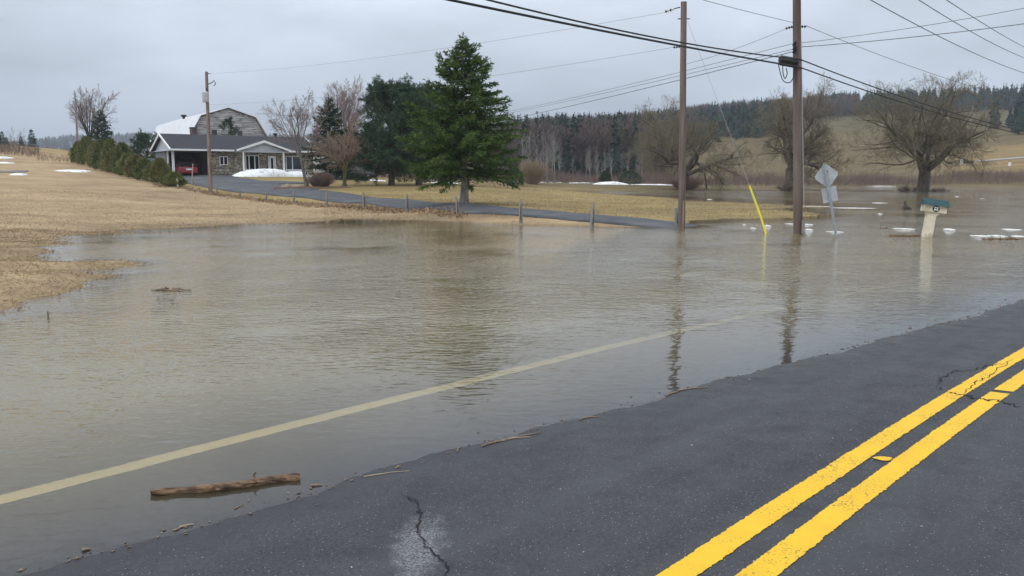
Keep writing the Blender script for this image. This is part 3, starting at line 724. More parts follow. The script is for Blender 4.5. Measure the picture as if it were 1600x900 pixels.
def pine_meshes(seed, h, rad, base, r, nbr, per=9, tuft=.20):
    rng = np.random.default_rng(seed)
    zt = np.linspace(0, h * .97, 9); Pt = np.stack([rng.normal(size=9) * .03, rng.normal(size=9) * .03, zt], 1)[None]
    Rt = np.maximum(r * (1 - zt / h) ** .8, .02)[None]
    parts = [(*tubes_np(Pt, Rt, 9), .5)]
    u = (np.arange(nbr) + rng.random(nbr)) / nbr
    z = base + (h - base) * u; az = rng.random(nbr) * 6.283
    prof = np.sqrt(np.clip(1 - (np.abs(u - .38) / .66) ** 2.2, .03, 1))
    L = rad * prof * (.7 + .45 * rng.random(nbr)); el = .12 + .55 * u + rng.normal(size=nbr) * .15
    D = np.stack([np.cos(az) * np.cos(el), np.sin(az) * np.cos(el), np.sin(el)], 1)
    P = grow(np.stack([0 * z, 0 * z, z], 1), D, L, 6, .05, .08, rng)
    Rb = np.maximum((.02 + .012 * L)[:, None] * np.linspace(1, .3, 6)[None], .008)
    parts.append((*tubes_np(P, Rb, 4), .5))
    P2, R2, L2 = children(P, Rb, L, per, .35, 1.0, 25, 70, .42, .6, 4, .06, .1, rng)
    parts.append((*tubes_np(P2, np.maximum(R2, .006), 3), .5))
    # needle tufts: along the outer ends
    B = np.concatenate([P2[:, k] for k in (1, 2, 3)] + [P2[:, 2] * .5 + P2[:, 3] * .5] + [P[:, 4], P[:, 5]])
    m = len(B); k = 16
    Bq = np.repeat(B + rng.normal(size=B.shape) * .05, k, 0)
    dd = rng.normal(size=(m * k, 3)) + np.array([0, 0, .55])
    V, F = leaves_np(Bq, dd, tuft * (.7 + .6 * rng.random(m * k)), .030, rng)
    tv = np.repeat(np.clip(.5 + rng.normal(size=m) * .25, 0, 1), k)
    v = np.clip(tv + rng.normal(size=m * k) * .12, 0, 1)
    a = cat_np(parts)
    return tri_mesh('trunk', a[0], a[1], a[2], smooth=True), tri_mesh('crown', V, F, np.repeat(v, 4))

def shrub_foliage(seed, h, rad, n, leaf=(.16, .05), shape=1.0, up=.9):
    rng = np.random.default_rng(seed)
    u = rng.random(n) ** .9; az = rng.random(n) * 6.283
    prof = np.sqrt(np.clip(1 - u ** (1.6 * shape), .02, 1)) * (.75 + .25 * np.minimum(u / .15, 1))
    lump = 1 + .24 * np.sin(az * 3 + seed) * np.sin(u * 9 + seed) + .16 * np.sin(az * 7 + u * 14 + seed * 2) + np.abs(rng.normal(size=n)) * .12
    rr = rad * prof * lump * (.55 + .45 * rng.random(n) ** .5)
    B = np.stack([np.cos(az) * rr, np.sin(az) * rr, .03 + u * h], 1)
    D = np.stack([np.cos(az) * .6, np.sin(az) * .6, up + 0 * az], 1) + rng.normal(size=(n, 3)) * .45
    V, F = leaves_np(B, D, leaf[0] * (.6 + .8 * rng.random(n)), leaf[1] * (.6 + .8 * rng.random(n)), rng)
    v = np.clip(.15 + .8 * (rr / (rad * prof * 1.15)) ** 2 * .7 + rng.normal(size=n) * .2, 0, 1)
    sv, sf = tube_data([(0, 0, -.1), (0, 0, h * .5), (.02, 0, h * .85)], [.05, .03, .012], 6)
    st = bpy.data.meshes.new('stem'); st.from_pydata([tuple(p) for p in sv], [], sf)
    return tri_mesh('foliage', V, F, np.repeat(v, 4)), st

def twig_bush(seed, h, rad, n, minr=.006, arch=.0):
    rng = np.random.default_rng(seed)
    az = rng.random(n) * 6.283; q = np.sqrt(rng.random(n))
    S = np.stack([np.cos(az) * q * rad * .35, np.sin(az) * q * rad * .35, 0 * az - .05], 1)
    D = np.stack([np.cos(az) * q * rad / h * .8, np.sin(az) * q * rad / h * .8, 1 + 0 * az], 1)
    L = h * (.6 + .5 * rng.random(n)); P = grow(S, D, L, 5, -arch, .10, rng)
    Rd = np.maximum(.012 * np.linspace(1, .3, 5)[None] * np.ones((n, 1)), minr)
    a = (*tubes_np(P, Rd, 3), np.repeat(rng.random(n), 15))
    P2, R2, L2 = children(P, Rd, L, 5, .3, .95, 20, 55, .4, .6, 3, 0, .08, rng)
    R2 = np.maximum(R2, minr * .8); b = (*tubes_np(P2, R2, 3), np.repeat(rng.random(len(P2)), 9))
    V, F, v = cat_np([a, b])
    return tri_mesh('twigs', V, F, v)

# ------------------------------------------------------------------ house
TH = R(36)
HA = Vector((*XY(267, 83.0), 0)); HU = Vector((math.cos(TH), math.sin(TH), 0)); HV = Vector((-math.sin(TH), math.cos(TH), 0))
HZ = 1.66
def hu(px, v=0.0):                       # distance along the front, seen on that bearing
    a = (px - 800) / FPX * CP; o = HA + HV * v
    return (a * o.y - o.x) / (HU.x - a * HU.y)
LEN = hu(497)
house = empty('stone_house', (HA.x, HA.y, HZ), TH)
tag(house, 'long stone bungalow with dark shingle roof, white porch gable and open carport', 'house')
uC = hu(333); DEPTH = 6.9; EAVE = 2.56; OV = .45
uW0, uW1 = uC, LEN - .35
mbw = MB(); 
mbw.box(uW0, uW1, .35, DEPTH - .4, -.6, EAVE)
wall = mbw.build('wall', M['mortar'], house)
# individual stones proud of the mortar, too small to pick apart from the road
def stones(u0, u1, z0, z1, holes, seed, yface, plane='front', xface=0):
    rg = random.Random(seed); V = []; F = []; var = []
    z = z0
    while z < z1:
        hgt = rg.uniform(.15, .30); x = u0 + rg.uniform(-.2, 0)
        while x < u1:
            wd = rg.uniform(.16, .44); xa, xb = max(x, u0), min(x + wd - .02, u1); za, zb = z, min(z + hgt - .02, z1)
            cx, czz = (xa + xb) / 2, (za + zb) / 2
            if xb - xa > .06 and not any(a < cx < b_ and c_ < czz < d_ for a, b_, c_, d_ in holes):
                n0 = len(V); k = rg.uniform(.025, .06); jt = lambda: rg.uniform(-.055, .055)
                C4 = [(xa + jt(), za + jt()), (xb + jt(), za + jt()), (xb + jt(), zb + jt()), (xa + jt(), zb + jt())]
                def pos(x_, z_, o_): return (x_, yface - o_, z_) if plane == 'front' else (xface + o_, x_, z_)
                V += [pos(x_, z_, -.01) for x_, z_ in C4] + [pos(cx + (x_ - cx) * .8, czz + (z_ - czz) * .8, k) for x_, z_ in C4]
                F += [(n0+4, n0+5, n0+6, n0+7)] + [(n0 + j, n0 + (j+1) % 4, n0 + 4 + (j+1) % 4, n0 + 4 + j) for j in range(4)]
                var += [rg.random() ** 1.3] * 8
            x += wd
        z += hgt
    return V, F, var
wins = []   # u0,u1,z0,z1
def zpx(py, px, v=.35): # height above the house floor seen at a row
    u = hu(px, v); p = HA + HU * u + HV * v
    return A(px, py, p.y).z - HZ
w1 = (hu(345.5), hu(358.5), 1.18, 2.05); w2 = (hu(384, .35), hu(405.5, .35), .72, 2.18); w3 = (hu(447, .35), hu(473, .35), .72, 2.16); dr = (hu(419.5, .35), hu(431.5, .35), .12, 2.16)
holes = [(a - .05, b_ + .05, c_ - .05, d_ + .05) for a, b_, c_, d_ in (w1, w2, w3, dr)]
V, F, var = stones(uW0, uW1, -.25, EAVE - .03, holes, 3, .35)
link('stone_facing', tri_mesh('stone_facing', V, F, var), M['stone'], house)['kind'] = 'stuff'
V, F, var = stones(.4, DEPTH - .45, -.25, EAVE - .03, [], 5, 0, 'side', uW1)
link('stone_facing', tri_mesh('stone_facing', V, F, var), M['stone'], house)['kind'] = 'stuff'
# carport: back wall, side wall, floor slab and posts
m_ = MB(); m_.box(.30, uC, DEPTH - .55, DEPTH - .4, -.5, EAVE); m_.box(.25, .37, 2.6, DEPTH - .56, -.5, EAVE - .02)
m_.build('carport_wall', M['interior'], house)
MB().box(.1, uC - .01, .1, DEPTH - .56, -.5, .03).build('carport_floor', M['drive'], house)
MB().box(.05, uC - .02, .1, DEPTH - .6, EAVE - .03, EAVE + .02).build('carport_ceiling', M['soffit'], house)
for u_, v_ in ((.42, .42), (.42, 2.4)):
    MB().box(u_ - .08, u_ + .08, v_ - .08, v_ + .08, -.5, EAVE).build('carport_post', M['white_trim'], house, .01)
MB().tube([(.22, .1, EAVE + .05), (.30, .34, EAVE - .25), (.30, .38, .1)], .045, 8).build('downspout', M['white_trim'], house)
MB().tube([(LEN - .1, .0, EAVE + .05), (LEN - .30, .30, EAVE - .25), (LEN - .32, .30, .1)], .045, 8).build('downspout', M['white_trim'], house)
# roof
RIDGE = EAVE + 1.62; mid = DEPTH / 2
def slab(p0, p1, th):                     # roof slope as (v,z) polygon
    return [p0, p1, (p1[0], p1[1] + th), (p0[0], p0[1] + th)]
roof = MB().prismx([(-OV, EAVE + .06), (mid, RIDGE), (mid, RIDGE + .10), (-OV, EAVE + .16)], -.02, LEN + .02).prismx([(mid + .002, RIDGE), (DEPTH + OV, EAVE + .06), (DEPTH + OV, EAVE + .16), (mid + .002, RIDGE + .10)], -.02, LEN + .02).build('roof', M['shingle'], house)
MB().box(-.05, LEN + .05, -OV - .12, -OV - .01, EAVE - .04, EAVE + .13).build('gutter', M['white_trim'], roof, .01)
for ue in (-.10, LEN + .02):
    MB().prismx([(-OV, EAVE - .03), (mid, RIDGE - .09), (DEPTH + OV, EAVE - .03), (DEPTH + OV, EAVE + .17), (mid, RIDGE + .11), (-OV, EAVE + .17)], ue, ue + .08).build('barge_board', M['white_trim'], roof)
for ue, un in ((.30, .38), (uW1 - .1, uW1 + .02)):
    MB().prismx([(.0, EAVE - .02), (DEPTH, EAVE - .02), (mid, RIDGE - .03)], ue, un).build('gable_wall', M['siding_grey'], house)
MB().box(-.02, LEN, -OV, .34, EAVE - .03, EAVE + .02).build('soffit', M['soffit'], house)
ch = MB().box(hu(303, 4) , hu(311, 4), mid + .5, mid + 1.3, EAVE + .6, RIDGE + .75).build('chimney', M['brick_chimney'], roof)
MB().box(hu(303, 4) - .06, hu(311, 4) + .06, mid + .44, mid + 1.36, RIDGE + .752, RIDGE + .86).build('chimney_cap', M['mortar'], ch)
MB().tube([(hu(429, 4.6), mid + .5, RIDGE - .2), (hu(429, 4.6), mid + .5, RIDGE + .30)], .14, 10).tube([(hu(429, 4.6), mid + .5, RIDGE + .302), (hu(429, 4.6), mid + .5, RIDGE + .48)], .24, 12).build('roof_vent', M['dark'], roof)
# porch gable
pu0, pu1 = hu(373, -1.2), hu(454, -1.2); pm_ = (pu0 + pu1) / 2; PZ = EAVE + .98; PV = -1.3
porch = MB().prism([(pu0 - .1, EAVE + .03), (pm_, PZ), (pm_, PZ + .10), (pu0 - .1, EAVE + .13)], PV, mid - .6).prism([(pm_ + .002, PZ), (pu1 + .1, EAVE + .03), (pu1 + .1, EAVE + .13), (pm_ + .002, PZ + .10)], PV, mid - .6).build('porch_roof', M['shingle'], house)
MB().prism([(pu0 - .14, EAVE - .05), (pm_, PZ - .12), (pu1 + .14, EAVE - .05), (pu1 + .14, EAVE + .15), (pm_, PZ + .12), (pu0 - .14, EAVE + .15)], PV - .08, PV - .002).build('barge_board', M['white_trim'], porch)
MB().prism([(pu0 + .3, EAVE + .02), (pu1 - .3, EAVE + .02), (pm_, PZ - .10)], PV + .25, PV + .33).build('porch_gable', M['siding_grey'], porch)
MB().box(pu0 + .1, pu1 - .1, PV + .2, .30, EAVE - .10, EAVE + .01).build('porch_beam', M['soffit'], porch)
for pxx in (381.5, 444):
    u_ = hu(pxx, -1.0); MB().box(u_ - .075, u_ + .075, -1.08, -.93, -.4, EAVE - .08).build('porch_post', M['white_trim'], house, .01)
MB().box(pu0 + .2, pu1 - .2, -1.2, .34, -.4, .08).build('porch_slab', M['mortar'], house)
def window(name, q, panes, sill=True, y=.35):
    u0, u1, z0, z1 = q; fr = .07
    m_ = MB().box(u0, u1, y - .09, y + .02, z0, z0 + fr).box(u0, u1, y - .09, y + .02, z1 - fr, z1).box(u0, u0 + fr, y - .09, y + .02, z0 + fr, z1 - fr).box(u1 - fr, u1, y - .09, y + .02, z0 + fr, z1 - fr)
    wn = m_.build('window', M['white_trim'], house)
    us = [u0 + fr] + [u0 + fr + (u1 - u0 - 2 * fr) * p for p in panes] + [u1 - fr]
    for k in range(len(us) - 1):
        a_, b_ = us[k] + (.05 if k else 0), us[k+1] - (.05 if k < len(us) - 2 else 0)
        MB().box(a_, b_, y - .05, y - .03, z0 + fr, z1 - fr).build('pane', M['glass'], wn)
        if k: MB().box(us[k] - .05, us[k] + .05, y - .085, y + .01, z0 + fr, z1 - fr).build('mullion', M['white_trim'], wn)
    if sill: MB().box(u0 - .12, u1 + .12, y - .16, y - .001, z0 - .12, z0 - .003).build('sill', M['white_trim'], wn)
window('window', w1, [.5], False); window('window', w2, [.24, .70]); window('window', w3, [.38])
u0, u1, z0, z1 = dr
d_ = MB().box(u0, u0 + .09, .25, .37, z0, z1).box(u1 - .09, u1, .25, .37, z0, z1).box(u0 + .09, u1 - .09, .25, .37, z1 - .09, z1).box(u0 + .09, u1 - .09, .29, .37, z0, z1 - .09).build('door', M['white_trim'], house)
MB().box(u0 + .3, u1 - .3, .27, .288, z0 + .3, z1 - .25).build('door_glass', M['glass'], d_)
MB().tube([(u1 - .18, .28, z0 + .95), (u1 - .18, .22, z0 + .95), (u1 - .28, .22, z0 + .95)], .02, 6).build('handle', M['dark'], d_)
# dark brick-a-brac against the carport's inner wall
MB().box(uC - 1.6, uC - .1, 4.6, 6.2, .03, 1.9).box(uC - 1.2, uC - .1, 3.2, 4.5, .03, 1.5).build('wood_stack', M['bark_dark'], house, .03)

def house_pt(u, v, z=0): p = HA + HU * u + HV * v; return Vector((p.x, p.y, HZ + z))
bins = empty('recycling_bin', house_pt(hu(258, 4), 3.0, .03), TH)
tag(bins, 'blue plastic bin at the left side of the carport', 'bin')
MB().prism([(-.27, 0), (.27, 0), (.33, .95), (-.33, .95)], -.3, .3).build('tub', M['bin_blue'], bins, .03)
MB().box(-.36, .36, -.36, .34, .952, 1.02).build('lid', M['bin_blue'], bins, .02)

# snow banks left in front of the porch
def mound(name, c, rx, ry, hgt, rz, seed, label, cat_='snow', group=None, mat='snow', flat=1.0):
    rg = np.random.default_rng(seed); n, k = 28, 9
    V = [(0, 0, hgt)]; F = []
    ph = rg.random(6) * 6.28
    for i in range(1, k + 1):
        for j in range(n):
            a = 2 * math.pi * j / n; q = i / k
            o = 1 + .16 * math.sin(2 * a + ph[0]) + .10 * math.sin(3 * a + ph[1]) + .07 * math.sin(5 * a + ph[2]) + .05 * math.sin(9 * a + ph[3])
            zz = hgt * (1 - q ** (2.2 * flat)) * (1 + .18 * math.sin(a * 3 + q * 6 + ph[4]) * q) - (.25 if i == k else 0)
            V.append((rx * q * o * math.cos(a), ry * q * o * math.sin(a), zz + rg.normal() * .012 * (hgt > .1)))
    F += [(0, 1 + j, 1 + (j + 1) % n) for j in range(n)]
    for i in range(k - 1):
        for j in range(n):
            a0 = 1 + i * n + j; a1 = 1 + i * n + (j + 1) % n
            F.append((a0, a0 + n, a1 + n, a1))
    o = MB().add(V, F).build(name, M[mat], smooth=True); o.location = c; o.rotation_euler[2] = rz
    return tag(o, label, cat_, group)
mound('snow_bank', house_pt(hu(415, -2.6), -2.6, -.05), 3.5, 1.05, .85, TH, 3, 'long white snow bank in front of the porch windows and door')
mound('snow_bank', house_pt(hu(462, -1.6), -1.6, -.05), 1.9, .9, .62, TH, 8, 'smaller white snow bank below the right hand house window')

# ------------------------------------------------------------------ barn behind
barn = empty('gambrel_barn', (*XY(318, 120.0), 2.2), R(33))
tag(barn, 'weathered grey board barn with white metal gambrel roof behind the bungalow', 'barn')
bz = lambda z: z - 2.2
BL = 29.5; prof = [(-1.55, bz(7.35)), (0, bz(10.05)), (3.78, bz(11.25)), (7.6, bz(10.05)), (9.2, bz(7.35))]
MB().prism([(-1.45, -.6), (9.1, -.6)] + [(x, z - .12) for x, z in reversed(prof)], .12, BL).build('wall', M['mortar'], barn)
V = []; F = []; var = []; rg = random.Random(8); z = -.4
while z < prof[2][1] - .25:
    zz = min(z + .26, prof[2][1] - .2)
    def half(zq, sgn):
        P_ = [(-1.45, -9), (-1.45, prof[0][1]), prof[1], prof[2]] if sgn < 0 else [(9.1, -9), (9.1, prof[4][1]), prof[3], prof[2]]
        return float(np.interp(zq, [p[1] for p in P_], [p[0] for p in P_]))
    x = half(zz, -1) + .06; xe = half(zz, 1) - .06
    while x < xe - .05:
        x2 = min(x + rg.uniform(1.2, 4.2), xe); n0 = len(V); y0 = rg.uniform(.05, .085)
        V += [(x, y0, z + .012), (x2 - .02, y0, z + .012), (x2 - .02, y0 + .02, zz - .012), (x, y0 + .02, zz - .012), (x, .12, z + .012), (x2 - .02, .12, z + .012), (x2 - .02, .12, zz - .012), (x, .12, zz - .012)]
        F += [(n0, n0+1, n0+2, n0+3), (n0+4, n0+5, n0+1, n0), (n0+3, n0+2, n0+6, n0+7), (n0+1, n0+5, n0+6, n0+2), (n0+4, n0, n0+3, n0+7)]
        var += [rg.random()] * 8; x = x2
    z += .26
link('siding_board', tri_mesh('siding_board', V, F, var), M['barn_board'], barn)['kind'] = 'stuff'
rf = MB()
for (x0, z0), (x1, z1) in zip(prof[:-1], prof[1:]):
    d = Vector((x1 - x0, z1 - z0)).normalized(); nrm = Vector((-d.y, d.x))
    a0 = Vector((x0, z0)) - d * (.25 if (x0, z0) == prof[0] else .0); a1 = Vector((x1, z1)) + d * (.25 if (x1, z1) == prof[4] else 0)
    if nrm.y < 0: nrm = -nrm
    rf.prism([tuple(a0), tuple(a1), tuple(a1 + nrm * .09), tuple(a0 + nrm * .09)], -.25, BL + .2)
broof = rf.build('roof', M['barn_roof'], barn)
for k in range(1, 24):                    # standing seams on the slope one can see
    y = k * BL / 24
    MB().tube([(prof[0][0] - .08, y, prof[0][1] + .06), (prof[1][0] - .05, y, prof[1][1] + .09)], .025, 4).build('roof_seam', M['barn_roof'], broof)
MB().tube([(prof[1][0] + 1.0, 15, prof[1][1] + .2), (prof[1][0] + 1.0, 15, prof[1][1] + .75)], .2, 10).tube([(prof[1][0] + 1.0, 15, prof[1][1] + .75), (prof[1][0] + 1.0, 15, prof[1][1] + 1.0)], .42, 10).build('ventilator', M['dark'], broof)
for x0, x1, z0, z1 in ((1.45, 2.1, bz(7.3), bz(8.2)), (4.95, 5.6, bz(7.2), bz(8.1))):
    wn = MB().box(x0, x1, .0, .05, z0, z0 + .07).box(x0, x1, .0, .05, z1 - .07, z1).box(x0, x0 + .07, .0, .05, z0 + .07, z1 - .07).box(x1 - .07, x1, .0, .05, z0 + .07, z1 - .07).box((x0+x1)/2 - .03, (x0+x1)/2 + .03, .0, .05, z0 + .07, z1 - .07).build('window', M['bark_dark'], barn)
    MB().box(x0 + .07, x1 - .07, .03, .06, z0 + .07, z1 - .07).build('pane', M['glass'], wn)
shed = MB().box(-1.8, .6, -1.2, .02, bz(2.2), bz(7.2)).build('lean_to', M['barn_board'], barn)
MB().prism([(-2.0, bz(7.2)), (.75, bz(7.2)), (.75, bz(7.34)), (-2.0, bz(7.34))], -1.5, .0).build('lean_to_roof', M['dark'], shed)

# ------------------------------------------------------------------ cars
def car(name, loc, rz, paint, label, L=4.7, W=1.78, H=1.42):
    e = empty(name, loc, rz); tag(e, label, 'car')     # nose towards +y
    hw = W / 2
    st = [(-L/2, .70, .42, .72, 0), (-L/2 + .08, .93, .28, .92, 0), (-L/2 + .7, 1.0, .22, .96, 0), (-L*.1, 1.0, .2, .93, 0), (L*.2, 1.0, .2, .90, 0), (L/2 - .5, .96, .22, .80, 0), (L/2 - .1, .86, .30, .66, 0), (L/2, .70, .40, .58, 0)]
    V = []; F = []
    for y, wf, zb, zt, _ in st:
        h_ = hw * wf
        V += [(-h_ * .92, y, zb), (-h_, y, zb + (zt-zb) * .4), (-h_ * .97, y, zt - .08), (-h_ * .86, y, zt), (0, y, zt + .02), (h_ * .86, y, zt), (h_ * .97, y, zt - .08), (h_, y, zb + (zt-zb) * .4), (h_ * .92, y, zb)]
    n = 9
    for i in range(len(st) - 1):
        for k in range(n):
            F.append((i*n + k, (i+1)*n + k, (i+1)*n + (k+1) % n, i*n + (k+1) % n))
    F += [tuple(range(n)), tuple(reversed(range((len(st)-1)*n, len(st)*n)))]
    MB().add(V, F).build('body', paint, e, smooth=True)
    gs = [(-L/2 + .55, .80, .93, .97), (-L/2 + 1.35, .68, .93, H - .03), (-.05, .69, .93, H), (L*.08, .67, .92, H - .03), (L*.08 + .85, .80, .90, .94)]
    V = []; F = []
    for y, wf, zb, zt in gs:
        V += [(-hw * .88, y, zb), (-hw * wf, y, zt), (hw * wf, y, zt), (hw * .88, y, zb)]
    for i in range(len(gs) - 1):
        for k in range(3): F.append((i*4+k, (i+1)*4+k, (i+1)*4+k+1, i*4+k+1))
    MB().add(V, F).build('windows', M['glass'], e)
    rv = [(-hw * wf * 1.01, y, zt + .012) for y, wf, zb, zt in gs[1:4]] + [(hw * wf * 1.01, y, zt + .012) for y, wf, zb, zt in gs[1:4]]
    MB().add(rv + [(x, y, z - .06) for x, y, z in rv], [(0, 3, 4, 1), (1, 4, 5, 2), (6, 7, 10, 9), (7, 8, 11, 10), (0, 1, 7, 6), (1, 2, 8, 7), (3, 9, 10, 4), (4, 10, 11, 5), (0, 6, 9, 3), (2, 5, 11, 8)]).build('roof', paint, e)
    for sx in (-1, 1):
        for pa, pb in (((gs[0][0], .87, .96), (gs[1][0], .69, H - .02)), ((gs[4][0], .87, .94), (gs[3][0], .68, H - .02)), ((-.2, .88, .94), (-.18, .70, H - .01))):
            MB().tube([(sx * hw * pa[1], pa[0], pa[2]), (sx * hw * pb[1], pb[0], pb[2])], .035, 5).build('pillar', paint, e)
        MB().box(sx * hw * .50, sx * hw * .93, -L/2 - .01, -L/2 + .16, .68, .84).build('tail_light', M['tail_red'], e, .02)
        MB().box(sx * hw * .5, sx * hw * .84, L/2 - .2, L/2 - .02, .55, .67).build('headlight', M['porcelain'], e, .02)
        MB().box(sx * (hw + .02), sx * (hw + .18), .62, .74, .92, 1.04).build('mirror', paint, e, .02)
        for y in (-L/2 + .95, L/2 - .95):
            wl = MB().tube([(sx * (hw - .22), y, .32), (sx * (hw + .005), y, .32)], .32, 18).build('tyre', M['tyre'], e, .02)
            MB().tube([(sx * (hw - .1), y, .32), (sx * (hw + .02), y, .32)], .21, 14).build('rim', M['rim'], wl)
    MB().box(-hw * .9, hw * .9, -L/2 - .06, -L/2 + .12, .32, .56).build('rear_bumper', paint, e, .04)
    MB().box(-hw * .48, hw * .48, -L/2 - .012, -L/2 + .1, .79, .83).build('trim_strip', M['chrome'], e)
    MB().box(-.26, .26, -L/2 - .02, -L/2 + .1, .62, .77).build('licence_plate', M['plate'], e)
    return e
car('red_sedan', house_pt(hu(297, .4), 2.1, .04), TH - R(6), M['car_red'], 'red sedan parked nose in under the carport, tail lights facing out')
p = on(236, 88); car('silver_car', p, R(70), M['car_silver'], 'silver grey car half hidden between the hedge and the carport')
p = on(552, 88); car('black_car', p, R(-75), M['car_black'], 'dark car parked beyond the lawn, seen between tree trunks')

# ------------------------------------------------------------------ utility poles
def pole(name, base, top, r0, r1, mat, label, sink=.6):
    e = empty(name, base); tag(e, label, 'pole')
    t_ = top - base; n = 10
    MB().tube([t_ * (k / n) - t_.normalized() * (sink if k == 0 else 0) for k in range(n + 1)], [r0 + (r1 - r0) * k / n for k in range(n + 1)], 18).build('pole', M[mat], e, smooth=False)
    return e, t_
def at_px(base, top, py):                 # point of a pole's axis at a picture row, relative to its base
    d = top - base
    for k in np.linspace(0, 1, 400):
        q = base + d * k
        r_ = (q.z - CAMZ)
        b = (q.y * SP + r_ * CP) / (q.y * CP - r_ * SP)
        if 450 - FPX * b <= py: return d * k
    return d
def insulators(e, pts, n=3, r=.05, mat='porcelain', mat2='dark'):
    for k in range(n):
        u = (k + .5) / n; p = Vector(pts[0]).lerp(Vector(pts[1]), u); d = (Vector(pts[1]) - Vector(pts[0])).normalized() * .02
        MB().tube([p - d, p, p + d], [r * .6, r, r * .5], 10).build('insulator', M[mat if k % 2 == 0 else mat2], e)
    MB().tube([pts[0], pts[1]], .012, 6).build('insulator_rod', M[mat2], e)
B1 = G(1065, 357, -.02); T1 = A(1068.5, 3, B1.y)
p1, t1 = pole('utility_pole', B1, T1, .122, .098, 'pole_wood', 'brown wooden utility pole in the flood edge beside the driveway mouth')
q = at_px(B1, T1, 12)
MB().tube([(q.x - .12, q.y, q.z), (q.x - .32, q.y, q.z - .05)], .018, 6).build('strain_rod', M['dark'], p1)
insulators(p1, [(q.x - .32, q.y, q.z - .06), (q.x - .62, q.y, q.z - .15)], 4, .055)
q = at_px(B1, T1, 30); MB().tube([(q.x - .2, q.y - .02, q.z), (q.x + .2, q.y - .02, q.z)], .018, 6).build('bolt', M['dark'], p1)
q = at_px(B1, T1, 74); insulators(p1, [(q.x - .1, q.y, q.z), (q.x - .34, q.y, q.z - .02)], 3, .045, 'dark')
MB().tube([(.0, -.118, .02), (.01, -.122, .5), (.02, -.12, .95)], [.05, .045, .02], 5).build('rotten_streak', M['pole_rust'], p1)
B2 = G(1247, 366, -.02); Tm = A(1245, 0, B2.y); T2 = B2 + (Tm - B2) * 1.35
p2, t2 = pole('utility_pole', B2, T2, .142, .108, 'pole_wood', 'tall wooden utility pole with black splice box standing in flood water')
q = at_px(B2, T2, 42)
insulators(p2, [(q.x - .12, q.y, q.z), (q.x - .34, q.y, q.z - .06)], 3, .045, 'dark'); insulators(p2, [(q.x + .12, q.y, q.z), (q.x + .28, q.y, q.z)], 2, .045, 'dark')
for row in (70, 76, 82):
    q = at_px(B2, T2, row); MB().tube([(q.x - .15, q.y - .1, q.z - .05), (q.x - .10, q.y - .17, q.z + .05)], .035, 8).build('clamp', M['dark'], p2)
q = at_px(B2, T2, 98)
bx = MB().tube([(q.x - .60, q.y - .22, q.z + .03), (q.x - .56, q.y - .22, q.z + .03), (q.x - .10, q.y - .22, q.z - .05), (q.x - .06, q.y - .22, q.z - .06)], [.11, .15, .15, .11], 8).build('splice_box', M['cable'], p2)
for pts in ([(-.64, 0, -.06), (-.55, -.02, -.40), (-.46, -.02, -.58), (-.28, -.02, -.62), (-.17, 0, -.45), (-.14, 0, -.12)], [(-.50, 0, -.12), (-.48, 0, -.35), (-.42, 0, -.5), (-.36, 0, -.36), (-.40, 0, -.2)]):
    P_ = [Vector((q.x + x, q.y - .24 + y, q.z + z)) for x, y, z in pts]
    C_ = [];
    for k in range(len(P_) - 1):
        a0, a1, a2, a3 = P_[max(k-1, 0)], P_[k], P_[k+1], P_[min(k+2, len(P_)-1)]
        for u in np.linspace(0, 1, 6)[:-1]: C_.append(.5 * ((2*a1) + (a2-a0)*u + (2*a0-5*a1+4*a2-a3)*u*u + (3*a1-a0-3*a2+a3)*u**3))
    MB().tube(C_ + [P_[-1]], .014, 6).build('drip_loop', M['cable'], p2)
MB().tube([(.11, -.08, .9), (t2.x * .62 + .09, t2.y * .62 - .08, t2.z * .62)], .018, 6).build('ground_wire_cover', M['galv'], p2)
MB().box(.05, .14, -.17, -.10, .03, .42).build('wood_splint', M['post_wood'], p2, .01)
B3 = on(328, 61.5); T3 = A(322.5, 112, 61.5)
p3, t3 = pole('utility_pole', B3, T3, .15, .10, 'pole_rust', 'rust brown utility pole with pale transformer standing in front of the carport')
q = at_px(B3, T3, 152); tr_ = MB().tube([(q.x - .02, q.y - .30, q.z - .38), (q.x - .02, q.y - .30, q.z - .36), (q.x - .02, q.y - .30, q.z + .30), (q.x - .02, q.y - .30, q.z + .36)], [.2, .23, .23, .14], 14).build('transformer', M['sign_back'], p3)
MB().tube([(q.x + .1, q.y - .3, q.z + .36), (q.x + .1, q.y - .3, q.z + .62)], .04, 8).build('bushing', M['dark'], tr_)
q = at_px(B3, T3, 130); MB().tube([(q.x + .05, q.y, q.z - .1), (q.x + .4, q.y, q.z + .05), (q.x + .5, q.y, q.z + .2), (q.x + .62, q.y, q.z - .05), (q.x + .48, q.y, q.z - .2)], .03, 6).build('cutout_fuse', M['dark'], p3)
q = at_px(B3, T3, 115); insulators(p3, [(q.x + .08, q.y, q.z), (q.x + .3, q.y, q.z - .02)], 2, .05, 'dark')
B4 = on(124.5, 118); T4 = A(118, 160, 118); pole('utility_pole', B4, T4, .17, .11, 'post_wood', 'thin grey utility pole beside the bare tree above the hedge')
B5 = on(686, 78); T5 = A(686, 178, 78); pole('utility_pole', B5, T5, .15, .11, 'pole_wood', 'utility pole mostly hidden in the pines behind the big spruce')
B6 = on(1287, 150); T6 = A(1287, 240, 150); pole('utility_pole', B6, T6, .14, .10, 'post_wood', 'short far pole rising behind the diamond sign')
PR1 = Vector((-24.5, -11.0, 6.4)); PR3 = Vector((54, 63, 5.6))

